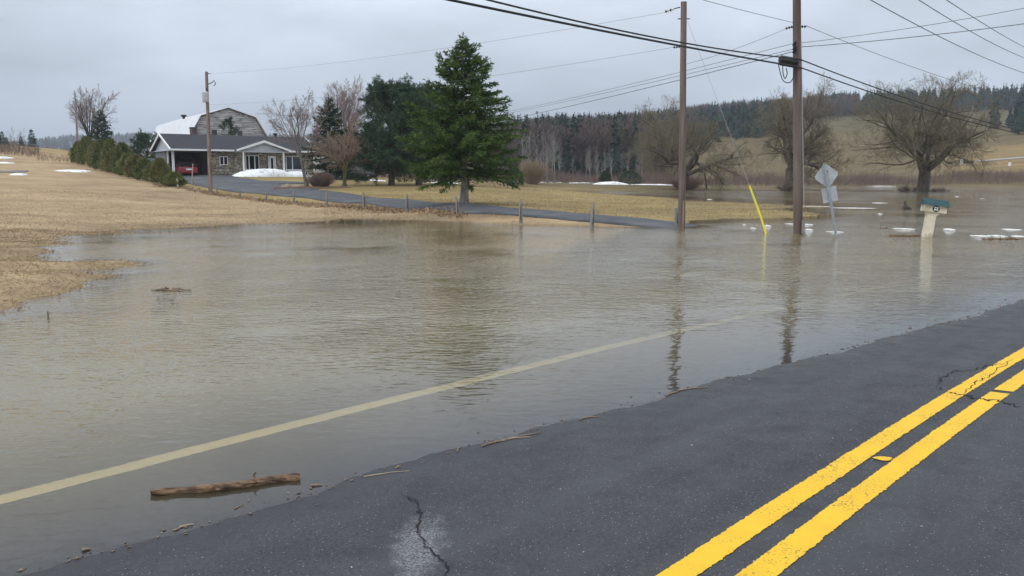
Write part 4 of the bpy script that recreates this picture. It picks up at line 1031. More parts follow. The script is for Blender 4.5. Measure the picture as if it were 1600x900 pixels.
# ------------------------------------------------------------------ wires
def wire(label, pts, r, mat='wire', n=26, name='overhead_wire'):
    """through three points, a parabola"""
    P0, P1, P2 = [Vector(p) for p in pts]
    a = (P1 - P0).length; t_ = a / (a + (P2 - P1).length)
    C_ = []
    for k in range(n + 1):
        u = k / n
        l0 = (u - t_) * (u - 1) / (t_); l1 = u * (u - 1) / (t_ * (t_ - 1)); l2 = u * (u - t_) / (1 - t_)
        C_.append(P0 * l0 + P1 * l1 + P2 * l2)
    o = MB().tube(C_, r, 6).build(name, M[mat]); return tag(o, label, 'wire')
def on_span(P0, P2, px, py):               # the point over the plan line P0-P2 on that bearing
    a = (px - 800) / FPX; b = -(py - 450) / FPX; k = a / (CP + b * SP)
    dx, dy = P2.x - P0.x, P2.y - P0.y
    u = (k * P0.y - P0.x) / (dx - k * dy)
    return A(px, py, P0.y + dy * u)
def at2(row, dx=0, dy=0): q = B2 + at_px(B2, T2, row); return Vector((q.x + dx, q.y + dy, q.z))
def at1(row, dx=0, dy=0): q = B1 + at_px(B1, T1, row); return Vector((q.x + dx, q.y + dy, q.z))
def cable(label, a_, m_, q, r):          # through two bearings over the road line, on to the last pole
    Pa, Pm = on_span(PR1, q, *a_), on_span(PR1, q, *m_)
    h_ = lambda P: (Vector((P.x, P.y)) - Vector((q.x, q.y))).length
    x1, x2 = h_(Pm), h_(Pa); c2 = ((Pa.z - q.z) / x2 - (Pm.z - q.z) / x1) / (x2 - x1); c1 = (Pm.z - q.z) / x1 - c2 * x1
    L_ = h_(PR1); pt = lambda k: Vector((q.x + (PR1.x - q.x) * k, q.y + (PR1.y - q.y) * k, q.z + c1 * L_ * k + c2 * (L_ * k) ** 2))
    return wire(label, [pt(1), pt(.5), pt(0)], r, 'cable', 60)
q = at2(94, 0, -.19)
cable('upper thick black cable from overhead left to the tall pole', (760, 0), (1065, 67), q, .018)
wire('upper thick black cable running down right from the splice box', [q, on_span(q, PR3, 1475, 172), PR3], .018, 'cable', 60)
q = at2(107, 0, -.2)
cable('lower thick black cable from overhead left to the tall pole', (704, 0), (1065, 72), q, .024)
wire('lower thick black cable running down right from the tall pole', [q, on_span(q, PR3, 1410, 160), PR3 - Vector((0, 0, .35))], .018, 'cable', 60)
q = at2(39, .1); P0 = Vector((-24.5, -11, 8.2))
wire('thin grey line dropping from the top edge to the tall pole insulator', [P0, on_span(P0, q, 1110, 3), q], .007, 'wire', 50)
q = at2(41, .28); P3 = PR3 + Vector((0, 0, 1.6))
wire('thin grey line from the tall pole sagging across the right willow', [q, on_span(q, P3, 1465, 118), P3], .008, 'wire', 50)
q = at2(46, -.34); wire('slack thin wire between the two near poles', [q, A(1150, 76, 27.2), at1(100, .14)], .006)
q1 = at1(20, -.62); q3 = B3 + at_px(B3, T3, 115) + Vector((.3, 0, 0))
wire('faint upper wire from the driveway pole to the carport pole', [q1, on_span(q1, q3, 745, 68), q3], .0050, 'wire', 40)
q1 = at1(75, -.34); q3 = B3 + at_px(B3, T3, 164) + Vector((.1, 0, 0))
wire('faint lower wire from the driveway pole to the carport pole', [q1, on_span(q1, q3, 780, 117), q3], .0050, 'wire', 40)
for row, rowm, rend, r_, nm in ((69.5, 140, 192, .008, 'top'), (77.5, 144, 196, .008, 'middle'), (81.5, 152, 206, .012, 'lowest')):
    q = at2(row, -.14); e_ = A(688, rend, 78)
    wire(f'{nm} of three wires from the tall pole descending left behind the spruce', [q, on_span(q, e_, 950, rowm), e_], r_, 'wire', 40)
for row, (mx_, my_), dz_, r_, nm in ((67.5, (1440, 41), 8.7, .008, 'upper'), (74.5, (1440, 56.5), 7.4, .011, 'lower')):
    q = at2(row, .14); e_ = Vector((24, 17.0, dz_))
    wire(f'{nm} of two wires climbing right from the tall pole', [q, on_span(q, e_, mx_, my_), e_], r_, 'wire', 30)
for i, (a_, m_, b_) in enumerate((((1363, 0), (1450, 48), (1600, 104)), ((1439, 0), (1520, 51), (1600, 85)), ((1480, 0), (1532, 34), (1600, 71)))):
    P0 = A(*a_, 15 + i); P2 = A(*b_, 27 + i); mid_ = on_span(P0, P2, *m_)
    dd = P2 - P0
    wire(('leftmost', 'middle', 'rightmost')[i] + ' of three thin lines crossing the upper right sky', [P0 - (mid_ - P0) * .6, mid_, P2 + (P2 - mid_) * .9], .008, 'wire', 40)
# guy wire with its yellow guard
gb = G(1199, 367, -.05); gt = at1(34, .13); k_ = .33
gp = A(1171, 290, gb.y + .6)
guy = empty('guy_wire', gb); tag(guy, 'guy wire with bright yellow guard slanting into the water between the near poles', 'guy wire')
MB().tube([gp - gb, (gt + gp) / 2 - gb, gt - gb], .006, 6).build('strand', M['galv'], guy)
MB().tube([Vector((0, 0, -.1)), (gp - gb) * .33, (gp - gb) * .66, gp - gb], [.033, .033, .033, .030], 10).build('guard', M['yellow_plastic'], guy)

# ------------------------------------------------------------------ sign, mailbox, fence posts, stake
sb = G(1307, 371, 0); sd = sb.y
sg = empty('road_sign', sb); tag(sg, 'grey back of a diamond road sign leaning in the flood', 'road sign')
ptop = A(1288, 256, sd - .02); ax = (ptop - sb)
MB().tube([ax * -.25, ax], [.042, .042], 8).build('post', M['galv'], sg)
c0 = A(1291.5, 274.5, sd + .06) - sb; hd = 20 * sd / FPX
ang = math.atan2(ax.x, ax.z)
def plate_rot(pts, c0): return [(c0.x + x * math.cos(ang) + z * math.sin(ang), c0.y, c0.z - x * math.sin(ang) + z * math.cos(ang)) for x, z in pts]
def plate(name, pts, c0, mat):
    f_ = plate_rot(pts, c0); n = len(f_); V = f_ + [(x, y + .012, z) for x, y, z in f_]
    return MB().add(V, [tuple(range(n)), tuple(reversed(range(n, 2*n)))] + [(i, i+n, (i+1) % n + n, (i+1) % n) for i in range(n)]).build(name, M[mat], sg)
ch_ = hd * .12
plate('diamond_plate', [(0 + ch_, hd - ch_), (hd - ch_, ch_), (hd - ch_, -ch_), (ch_, -hd + ch_), (-ch_, -hd + ch_), (-hd + ch_, -ch_), (-hd + ch_, ch_), (-ch_, hd - ch_)], c0, 'sign_back')
c1 = A(1296.5, 304, sd + .06) - sb; hw_ = 11.5 * sd / FPX
plate('lower_plate', [(-hw_, hw_), (hw_, hw_), (hw_, -hw_), (-hw_, -hw_)], c1, 'sign_back')
for dz in (-.1, .12):
    MB().tube([c0 + Vector((0, -.05, dz)), c0 + Vector((0, .02, dz))], .02, 6).build('bolt', M['dark'], sg)

mbp = G(1448, 370.5, 0)
mbx = empty('mailbox', mbp); tag(mbx, 'cream house shaped mailbox with teal roof on a tilted post in the water', 'mailbox')
s_ = mbp.y / FPX
tlt = math.atan2(9, 38)
mbx.rotation_euler = (0, R(7), R(-8))
MB().prism([(-.12, -.4), (.13, -.4), (.115, .62), (.22, .72), (-.16, .72), (-.13, .62)], -.11, .11).build('post', M['cream'], mbx, .012)
bxm = MB().box(-.27, .36, -.16, .16, .723, .945).build('box', M['cream'], mbx, .012)
MB().prismx([(-.23, .92), (.23, .92), (.03, 1.10), (-.03, 1.10)], -.31, .40).build('roof', M['teal_roof'], mbx, .008)
oc = [(.10 * math.cos(a), .095 * math.sin(a)) for a in np.arange(8) * math.pi / 4 + math.pi / 8]
MB().prism([(x + .05, z + .835) for x, z in oc], -.172, -.158).build('badge', M['dark_green'], bxm)
for x0, z0 in ((-.05, -.05), (.008, -.05), (-.05, .008), (.008, .008)):
    MB().box(.05 + x0, .05 + x0 + .042, -.178, -.173, .835 + z0, .835 + z0 + .042).build('badge_pane', M['white_trim'], bxm)
MB().box(.361, .378, -.13, .13, .735, .92).build('door', M['dark_green'], bxm)

posts = [(277, 293, 66, 13, 'pale fence post at the near end of the cedar hedge', 'white_trim', -4), (338, 304.5, 60, 16, 'thin fence post just right of the carport pole', 'post_wood', 0), (374, 310, 56, 18, 'fence post on the lawn edge below the small house window', 'post_wood', -2), (415, 314, 53, 20, 'fence post below the left end of the snow bank', 'post_wood', 2),
         (458, 318, 50, 20, 'fence post left of the twiggy brown shrub', 'post_wood', 0), (509, 322, 46.5, 22, 'short fence post just right of the twiggy brown shrub', 'post_wood', 0), (568, 327, 43, 25, 'dark fence post left of the pine trunks on the drive verge', 'post_wood', -1), (636, 332, 40, 27, 'pale split fence post below the dark pines', 'post_wood', -3),
         (715, 338, 36, 30, 'fence post directly left of the big spruce trunk', 'post_wood', -5), (813, 352, 30.4, 38, 'fence post standing at the water edge right of the big spruce', 'post_wood', 0), (925, 359, 28.2, 38, 'fence post in the water halfway between spruce and pole', 'post_wood', 1), (1058, 356, 28.9, 28, 'short leaning fence post touching the driveway pole', 'post_wood', -5)]
for i, (px, py, d, hpx, lab, mt, tl) in enumerate(posts):
    b_ = on(px, d) if i < 9 else G(px, py, -.05); hh_ = hpx * d / FPX + (.1 if i > 8 else 0)
    rr = .075 if i > 5 else .06; rg = random.Random(i)
    pts = [(rg.gauss(0, .012), rg.gauss(0, .012), hh_ * k / 4 - (.35 if k == 0 else 0)) for k in range(5)]
    if i > 8: pts[4] = (pts[4][0] + .02, pts[4][1], pts[4][2])
    e = empty('fence_post', b_); e.rotation_euler = (0, R(tl), rg.random() * .5)
    tag(e, lab, 'fence post', 'old posts along the driveway')
    MB().tube(pts, [rr * 1.05, rr, rr * .95, rr * .9, rr * .62], 7).build('shaft', M[mt], e)
    if i > 5: MB().tube([(.0, -rr - .01, hh_ * .2), (.01, -rr * .9 - .01, hh_ * .75)], [.012, .006], 4).build('split', M['dark'], e)
b_ = on(299, 66.5)
stk = empty('wooden_stake', b_); tag(stk, 'yellowish wooden stake leaning in front of the red car', 'stake')
MB().tube([(0, 0, -.3), (.0, 0, .1), (.16, 0, 1.75)], [.05, .05, .045], 6).build('shaft', M['stick_pale'], stk)
MB().tube([(.06, .02, .55), (.30, .02, -.02)], [.03, .03], 6).build('brace', M['post_wood'], stk)

# ------------------------------------------------------------------ log and litter on the road edge
la, lb_ = G(236, 769, .016), G(469, 744, .016)
lg = empty('driftwood_log', la); tag(lg, 'brown bark covered log lying in shallow water on the road edge', 'log')
ld = lb_ - la; n = 22; rg = random.Random(5)
pts = []; rad = []
nrm = Vector((-ld.y, ld.x, 0)).normalized()
for k in range(n + 1):
    u = k / n
    pts.append(ld * u + nrm * (-.040 * math.sin(u * math.pi * 1.1) * (1 - u) * 1.4 + .008 * math.sin(u * 9)) + Vector((0, 0, .003 * math.sin(u * 5) - .004)))
    rad.append((.019 + .008 * u + .002 * math.sin(u * 21) + rg.gauss(0, .0012)) * (.86 if k in (0, n) else 1))
V, F = tube_data(pts, rad, 14)
V = [v + Vector((rg.gauss(0, .0019), rg.gauss(0, .0019), rg.gauss(0, .0019))) for v in V]
MB().add(V, F[:-2]).build('bark', M['log_bark'], lg, smooth=False)
MB().add(V[:14], [F[-2]]).build('cut_end', M['log_wood'], lg); MB().add(V[-14:], [tuple(range(14))]).build('cut_end', M['log_wood'], lg)
q = pts[15]; MB().tube([q + Vector((0, 0, .015)), q + Vector((-.004, .01, .045)), q + Vector((.006, .015, .058))], [.009, .006, .003], 6).build('branch_stub', M['log_bark'], lg)

def stick(px0, py0, px1, py1, r, mat, label, bendk=.1, seed=0):
    z = .004
    a_, b_ = G(px0, py0, .01), G(px1, py1, .01); d = b_ - a_; nn = Vector((-d.y, d.x, 0)) * bendk; rg = random.Random(seed)
    P_ = []
    for k in range(8):
        u = k / 7; p = a_ + d * u + nn * math.sin(u * math.pi) + Vector((rg.gauss(0, 1), rg.gauss(0, 1), 0)) * d.length * .012
        s0, t0 = to_st(p.x, p.y); p.z = max(float(road_z(s0, t0)), 0) + r * .7; P_.append(p)
    o = MB().tube(P_, [r * (1 - .6 * k / 7) for k in range(8)], 6).build('stick', M[mat]); return tag(o, label, 'stick')
stick(280, 822, 303, 817, .006, 'stick_pale', 'short pale stick lying below the log')
stick(366, 793, 381, 787, .004, 'stick', 'small dark twig just below the middle of the log', .1, 2)
stick(568, 744, 640, 735, .004, 'stick_pale', 'thin pale straw right of the log at the waterline', .06, 3)
stick(752, 697, 845, 676, .008, 'stick', 'brown twig strip on the waterline at mid road', .08, 4)
stick(780, 688, 830, 682, .006, 'stick_pale', 'pale twig lying alongside the brown waterline twig', .12, 5)
stick(1040, 617, 1108, 604, .008, 'stick', 'brown twig on the waterline below the driveway pole reflection', .1, 6)
stick(905, 655, 935, 650, .007, 'stick', 'small twig on the waterline between the two longer twigs', .15, 7)
stick(485, 758, 503, 756, .008, 'stick', 'dark wood chip just right of the log end', .1, 8)
stick(128, 858, 142, 856, .009, 'stick', 'dark chip at the waterline in the lower left corner', .1, 9)
stick(715, 705, 722, 696, .006, 'stick', 'tiny upright twig on the waterline above the pale patch', .1, 10)
# crumbs of bark and gravel along the flood edge and loose white grit on the asphalt
rng = np.random.default_rng(3)
def crumbs(name, X, Y, size, mat, seed, flat=.5):
    rg = np.random.default_rng(seed); n = len(X); s_, t_ = to_st(X, Y)
    Z = np.maximum(road_z(s_, t_), 0) + .003
    oct_ = np.array([(1, 0, 0), (0, 1, 0), (-1, 0, 0), (0, -1, 0), (0, 0, 1), (0, 0, -1)], dtype=float)
    T8 = np.array([(0, 1, 4), (1, 2, 4), (2, 3, 4), (3, 0, 4), (1, 0, 5), (2, 1, 5), (3, 2, 5), (0, 3, 5)])
    sz = size * (.5 + rg.random(n) ** 2 * 1.6); an = rg.random(n) * 6.28; el = .6 + rg.random(n) * 1.3
    v = oct_[None] * np.stack([sz * el, sz / el, sz * flat], 1)[:, None, :]
    c_, s2 = np.cos(an)[:, None], np.sin(an)[:, None]
    v = np.stack([v[..., 0] * c_ - v[..., 1] * s2, v[..., 0] * s2 + v[..., 1] * c_, v[..., 2]], -1) + np.stack([X, Y, Z], 1)[:, None, :] + rg.normal(size=v.shape) * sz[:, None, None] * .18
    f = (T8[None] + (np.arange(n) * 6)[:, None, None]).reshape(-1, 3)
    return link(name, tri_mesh(name, v.reshape(-1, 3), f), M[mat])
S_ = rng.uniform(0, 22, 800); T_ = np.interp(S_, TW_S, TW_T) + rng.normal(size=800) * .03 * (1 + (rng.random(800) < .15) * 3)
X_, Y_ = road_xy(S_, T_); X_, Y_ = S_ * RU.x + (T_) * RL.x + bend(S_) * RL.x, S_ * RU.y + T_ * RL.y + bend(S_) * RL.y
tag(crumbs('waterline_debris', X_, Y_, .0065, 'stick', 4), 'bits of bark and twig washed up along the water edge on the asphalt', 'debris', kind='stuff')
S_ = rng.uniform(0, 24, 900); T_ = rng.uniform(PR, 4.2, 900); X_, Y_ = road_xy(S_, T_)
tag(crumbs('road_grit', X_, Y_, .0032, 'pebble', 5), 'loose pale grit scattered over the dark asphalt', 'grit', kind='stuff')

# ------------------------------------------------------------------ ice on the water
ice = [(1163, 350.5, 5, 'tiny ice floe left of the yellow guy guard, farther of two'), (1177, 356.5, 6, 'tiny ice floe just left of the yellow guy guard'), (1199, 353, 9, 'ice lump touching the yellow guy guard'), (1236, 349.5, 12, 'ice floe behind the tall pole on its left'), (1261, 350.5, 17, 'flat ice floe right behind the tall pole'), (1264, 359, 13, 'jagged ice lump at the foot of the tall pole'),
       (1305, 362, 22, 'flat ice floe crossed by the sign post'), (1413, 357.5, 27, 'long ice floe left of the mailbox post'), (1483, 358.5, 21, 'lumpy ice floe right of the mailbox post'), (1580, 358.5, 34, 'large ice floe at the right edge, farther row'), (1532, 368.5, 32, 'ice floe lying nearer the road at right'), (1557, 368.5, 20, 'dirty ice floe next in the near row at right'), (1592, 369, 28, 'ice floe cut by the right picture edge'),
       (1373, 317, 24, 'flat ice floe out on the flooded field'), (1495, 307.5, 6, 'small far floe right of the big willow trunk'), (1535, 310.5, 6, 'small far floe farthest right on the field'), (1375, 334, 7, 'small floe between sign and broken stump'), (1108, 311.5, 9, 'far white floe on the water behind the driveway pole'), (915, 306, 7, 'small white floe on the far pool, left one'), (925, 306, 7, 'small white floe on the far pool, right one'), (881, 306, 3, 'speck of ice at the near edge of the far pool')]
for i, (px, py, wpx, lab) in enumerate(ice):
    c_ = G(px, py, 0); rx = wpx * .42 * c_.y / FPX
    o = mound('ice_floe', c_, rx, rx * .9 + .15, (.012 + .007 * (i % 3)) * (1.2 if 'lump' in lab or 'jagged' in lab else 1), i * 1.3 * 0 + .2 * (i % 4), 20 + i, lab, 'ice', 'ice floating on the flood', 'ice', .8)
# white rim of slush on the submerged lawn edge
for i, (px0, px1, py, lab) in enumerate(((1245, 1300, 322, 'thin white slush line at the tip of the grass strip'), (1305, 1370, 324.5, 'thin white slush line right of the sign'))):
    a_, b_ = G(px0, py, 0), G(px1, py + 1, 0)
    o = mound('slush_line', (a_ + b_) / 2, (b_ - a_).length / 2, .3, .018, math.atan2(b_.y - a_.y, b_.x - a_.x), 60 + i, lab, 'ice', 'ice floating on the flood', 'ice')
# snow patches
for i, (px, d, rx, ry, h_, lab) in enumerate(((114, 85, 2.1, 1.6, .13, 'white snow patch on the lawn left of the hedge'), (5, 99, 1.2, 1.0, .15, 'snow patch at the left edge, upper of two'), (30, 76, .8, .8, .12, 'snow patch by the grey gravel at the left edge'), (10, 92, 1.0, .6, .12, 'snow patch at the left edge, lower of two'))):
    mound('snow_patch', on(px, d, .01), rx, ry, h_, .1, 40 + i, lab)
for i, (px, d, rx, lab) in enumerate(((852, 138, 3.2, 'far snow strip at the wood edge left of the pale birch'), (955, 124, 2.3, 'bright snow heap on the far bank'), (905, 134, 2.4, 'thin far snow strip left of the bright heap'), (1010, 130, 5.0, 'long low snow strip on the far bank by the left willow'), (1120, 146, 4.5, 'far snow strip behind the driveway pole'), (800, 100, 1.8, 'snow strip beyond the lawn under the spruce skirt'), (1380, 140, 4, 'far snow ridge left of the big willow trunk'), (1480, 141, 4.5, 'far snow ridge right of the big willow trunk'), (690, 100, 2, 'snow strip seen between the pine trunks and spruce'), (580, 100, 1.6, 'snow strip seen between the left pine trunks'))):
    mound('snow_strip', on(px, d, .0) if px not in (1120, 1380, 1480) else Vector((*XY(px, d), .02)), rx, .9, (.13 if px != 955 else .42), .0, 70 + i, lab)
# broken stump and flotsam
st_ = empty('broken_stump', G(1418, 327, 0)); tag(st_, 'dark broken stump sticking out of the flooded field', 'stump')
MB().tube([(-.35, 0, -.1), (-.1, 0, .12), (.2, .05, .02)], [.1, .16, .08], 7).build('wood', M['bark_dark'], st_); MB().tube([(-.1, 0, .1), (-.16, 0, .45)], [.1, .03], 6).build('spike', M['bark_dark'], st_)
br = empty('flooded_branch', G(1376, 357, 0)); tag(br, 'thin dead branch poking from the water left of the mailbox', 'branch')
MB().tube([(0, 0, -.1), (-.02, 0, .2), (-.14, 0, .42)], [.012, .01, .004], 5).build('stem', M['stick'], br); MB().tube([(0, 0, 0), (.25, .1, .03), (.38, .1, .10)], [.02, .03, .01], 5).build('root', M['stick'], br)
for i, (px, py, w_, lab) in enumerate(((1565, 374, 50, 'brown mat of floating straw at the right edge'), (1420, 369.5, 60, 'thin line of straw around the mailbox post'), (262, 454, 28, 'dark floating twig off the lawn spit'), (1345, 328, 60, 'brown floating straw line left of the stump'))):
    c_ = G(px, py, .0); Lm = w_ * c_.y / FPX; rgn = np.random.default_rng(i); n = 34 if i == 2 else 160
    S0 = np.stack([rgn.uniform(-Lm/2, Lm/2, n), rgn.normal(size=n) * .05, rgn.uniform(.0, .03, n)], 1); D0 = np.stack([rgn.normal(size=n), rgn.normal(size=n) * .3, rgn.normal(size=n) * (.02 if i == 2 else .06)], 1)
    P0_ = grow(S0, D0, rgn.uniform(.06, .22, n), 3, 0, .1, rgn); V, F = tubes_np(P0_, np.full((n, 3), .008), 3)
    o = link('floating_straw', tri_mesh('floating_straw', V, F, np.full(len(V), .2)), M['stick'] if i == 2 else M['leaf_litter']); o.location = c_; tag(o, lab, 'flotsam')
tp = empty('dead_weed', G(75, 499, 0)); tag(tp, 'small dead weed stalk standing in shallow water off the spit', 'weed')
MB().tube([(0, 0, -.05), (.005, 0, .05), (-.005, 0, .11)], [.012, .014, .006], 6).build('stalk', M['stick'], tp); MB().tube([(0, 0, .05), (.02, 0, .08), (.02, 0, .105)], [.006, .008, .003], 5).build('side_shoot', M['stick'], tp)

# ------------------------------------------------------------------ trees in the yard
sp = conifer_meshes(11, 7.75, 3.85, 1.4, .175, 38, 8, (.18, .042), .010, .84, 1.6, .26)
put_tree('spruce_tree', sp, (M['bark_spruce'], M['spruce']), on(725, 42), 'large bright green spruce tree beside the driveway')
pnA = pine_meshes(21, 6.7, 3.0, .9, .27, 90, 13, .23); pnB = pine_meshes(22, 6.3, 3.0, .9, .27, 84, 13, .23)
put_tree('pine_tree', pnA, (M['bark_dark'], M['pine']), on(611, 66), 'dark blue green pine, left of the pair behind the lawn')
put_tree('pine_tree', pnB, (M['bark_dark'], M['pine']), on(655, 67), 'dark pine standing between the left pine and the big spruce')
put_tree('pine_tree', pine_meshes(23, 6.2, 2.8, 1.0, .40, 60, 11, .23), (M['bark_dark'], M['pine']), on(692, 69), 'thick trunked pine mostly hidden behind the big spruce')
put_tree('spruce_tree', conifer_meshes(12, 7.6, 3.0, .2, .16, 28, 9, (.22, .07), .02, .8, 1.0), (M['bark_dark'], M['spruce_dark']), on(517, 82), 'dark narrow spruce right behind the house end')
put_tree('spruce_tree', conifer_meshes(13, 5.5, 2.8, .1, .14, 22, 9, (.22, .07), .03, .7, .9), (M['bark_dark'], M['spruce_dark']), on(548, 96), 'low dark spruce beyond the crab apple tree')
for i, (px, d, h_) in enumerate(((632, 76, 2.4), (672, 78, 2.6), (660, 84, 2.9))):
    sh, stm = shrub_foliage(30 + i, h_, .75, 3200, (.15, .05))
    put_tree('cedar_shrub', (stm, sh), (M['bark_dark'], M['cedar_dark']), on(px, d), ('left', 'right', 'rear')[i] + ' brownish cedar shrub under the dark pines', 'shrub', parts=('stem', 'foliage'))
LV = lambda k, t, a, l, r, n, up, w, **kw: dict(k=k, t=t, a=a, l=l, r=r, n=n, up=up, w=w, **kw)
slim = bare_tree_meshes(41, 6.6, .13, .62, (-.13, 0), [LV(10, (.32, 1), (22, 42), .58, .55, 6, .06, .06, top=.4), LV(8, (.15, 1), (20, 45), .48, .5, 5, .06, .08), LV(7, (.2, 1), (18, 45), .45, .55, 4, .03, .09), LV(4, (.3, 1), (18, 40), .55, .6, 3, 0, .08)], .0065)
put_tree('young_maple', slim, (M['bark_grey'], M['twig_maple']), on(479, 62), 'slender bare tree in front of the right end of the house', rz=0)
crab = bare_tree_meshes(42, 5.0, .15, .30, (0, 0), [LV(14, (.6, 1), (10, 66), .78, .5, 6, .015, .07, top=.8), LV(9, (.15, 1), (20, 50), .45, .5, 5, .03, .09), LV(8, (.15, 1), (18, 50), .45, .55, 4, .02, .1), LV(4, (.2, 1), (18, 45), .5, .6, 3, .0, .1)], .0075)
put_tree('crab_apple_tree', crab, (M['bark_moss'], M['twig_crab']), on(538, 64), 'dense bare bushy tree with mossy trunk left of the pines')
tall = bare_tree_meshes(43, 10.2, .17, .6, (.0, 0), [LV(15, (.2, 1), (18, 38), .46, .5, 6, .07, .05, top=.3), LV(10, (.15, 1), (20, 42), .46, .5, 5, .05, .07), LV(7, (.15, 1), (18, 42), .48, .55, 4, .04, .08), LV(4, (.3, 1), (18, 40), .55, .6, 3, .02, .08)], .010)
put_tree('poplar_tree', tall, (M['bark_grey'], M['twig_pink']), on(536, 84), 'tall pinkish bare tree behind the crab apple')
bsh = twig_bush(44, 1.15, 1.25, 320, .006)
e = put_tree('twig_shrub', (bsh,), (M['twig_red'],), on(501, 61.5), 'rounded reddish brown twiggy shrub in a mulch bed by the drive', 'shrub', parts=('twigs',))
o = mound('mulch_bed', on(492, 61.5, .0), 2.5, 1.5, .10, .1, 90, 'dark red brown mulch bed around the twiggy shrub', 'mulch', None, 'mulch')
for i, (px, d, r_) in enumerate(((449, 62.5, .36), (467, 62.2, .3))):
    o = mound('rock', on(px, d, .0), r_ * 1.5, r_, r_ * .8, .2, 93 + i, ('larger' if i == 0 else 'smaller') + ' tan boulder beside the drive fork', 'rock', None, 'rock', .7)
# the hedge
rg = random.Random(12)
hp = [(274, 66.5, 1.0, .75), (262, 68, 1.15, .75), (250, 69.8, 1.9, .85), (238, 72, 1.9, .85), (226, 74, 2.2, .9), (215, 76.5, 2.3, .95), (205, 79, 2.6, 1.0), (194, 81.5, 2.7, 1.05), (183, 84, 2.9, 1.1), (172, 86.5, 3.2, 1.15), (161, 89, 3.4, 1.2), (150, 92, 3.0, 1.2), (139, 94.5, 2.8, 1.2), (128, 97, 2.4, 1.1)]
ordn = ['first', 'second', 'third', 'fourth', 'fifth', 'sixth', 'seventh', 'eighth', 'ninth', 'tenth', 'eleventh', 'twelfth', 'thirteenth', 'last']
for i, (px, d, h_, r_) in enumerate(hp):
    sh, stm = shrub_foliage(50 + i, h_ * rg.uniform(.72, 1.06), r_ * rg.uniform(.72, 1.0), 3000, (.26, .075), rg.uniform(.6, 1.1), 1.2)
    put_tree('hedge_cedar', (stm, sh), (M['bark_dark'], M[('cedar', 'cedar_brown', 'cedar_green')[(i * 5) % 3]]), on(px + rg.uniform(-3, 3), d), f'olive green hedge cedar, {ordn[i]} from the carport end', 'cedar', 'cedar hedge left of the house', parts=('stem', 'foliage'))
put_tree('spruce_tree', conifer_meshes(14, 6.3, 2.0, .3, .15, 20, 8, (.26, .08), .02, .7, .8), (M['bark_dark'], M['spruce_dark']), on(163, 122), 'dark spruce standing beside the bare tree above the hedge')
put_tree('pine_tree', pine_meshes(24, 3.3, 2.0, .3, .15, 44, 9), (M['bark_dark'], M['pine']), on(232, 102), 'round pine between the hedge and the barn roof')
put_tree('pine_tree', pine_meshes(25, 6.4, 1.35, 1.5, .10, 26, 7), (M['bark_dark'], M['pine']), on(360, 106), 'small thin pine in front of the grey barn gable')
bt = bare_tree_meshes(45, 9.0, .19, .30, (0, 0), [LV(10, (.35, 1), (8, 30), .85, .6, 7, .04, .05, top=.8), LV(9, (.2, 1), (18, 42), .44, .5, 5, .04, .07), LV(7, (.2, 1), (18, 42), .48, .55, 4, .03, .08), LV(4, (.3, 1), (18, 40), .5, .6, 3, .0, .08)], .012)
put_tree('bare_tree', bt, (M['bark_dark'], M['twig_maple']), on(143, 124), 'multi stemmed bare tree above the left hedge')
# small things on the field crest
fb = bare_tree_meshes(46, 8.5, .12, .5, (0, 0), [LV(9, (.3, 1), (20, 45), .45, .5, 5, .05, .06), LV(7, (.2, 1), (20, 45), .45, .5, 4, .03, .08), LV(5, (.2, 1), (18, 45), .5, .6, 3, .02, .08)], .012)
for i, (px, d, s_) in enumerate(((30, 190, 1.0), (77, 210, .98), (22, 200, .7))):
    put_tree('bare_tree', fb, (M['bark_grey'], M['twig_birch']), on(px, d), ('pale bare tree on the far left crest', 'pale bare tree right of the crest spruces', 'small bare tree at the far left')[i], rz=i * 2.1, sc=s_)
fs = conifer_meshes(15, 6.5, 1.7, .2, .14, 16, 7, (.32, .10), .02, .8, .6)
for i, (px, d, s_) in enumerate(((54, 165, .72), (37, 170, .55), (8, 160, .55), (2, 168, .6), (14, 165, .45), (-6, 165, .6))):
    put_tree('spruce_tree', fs, (M['bark_dark'], M['spruce_dark']), on(px, d), ('tallest dark spruce on the left field crest', 'short dark spruce left of the tallest crest spruce', 'dark spruce near the left edge, second', 'dark spruce at the left edge', 'small dark spruce near the left edge, third', 'dark spruce cut by the left edge')[i], rz=i, sc=s_)
gp_ = drape('gravel_track', [(-40, 78), (0, 79), (24, 80), (36, 82)], [3.5, 3.2, 2.2, .8], pmat('gravel_grey', (.20, .19, .18), (.13, .125, .12), 6, .95, .4, 20), .05)

# ------------------------------------------------------------------ willows in the flood
def willow(seed, h, r, spread=(28, 66), up=.012, nmain=7):
    return bare_tree_meshes(seed, h, r, .20, (.04, 0), [LV(nmain, (.6, 1), spread, .74, .46, 11, up, .17, top=.9, jit=.2), LV(13, (.2, 1), (30, 76), .54, .44, 8, .015, .17, trunk_levels=2), LV(9, (.15, 1), (28, 68), .48, .42, 5, .02, .13), LV(7, (.1, 1), (22, 58), .52, .5, 4, .03, .11), LV(4, (.15, 1), (18, 48), .62, .6, 3, .02, .09)], .007, 6)
put_tree('willow_tree', willow(71, 13.4, .56, (10, 62), .012, 7), (M['bark_willow'], M['twig_willow']), Vector((*XY(1444, 94.5), -.3)), 'largest bare willow, standing in flood water behind the mailbox', rz=.4, sc=1.17)
put_tree('willow_tree', willow(72, 12.8, .62, (10, 60), .012, 6), (M['bark_willow'], M['twig_willow']), Vector((*XY(1234, 104), -.3)), 'bare willow half hidden by the tall near pole', rz=2.0, sc=1.15)
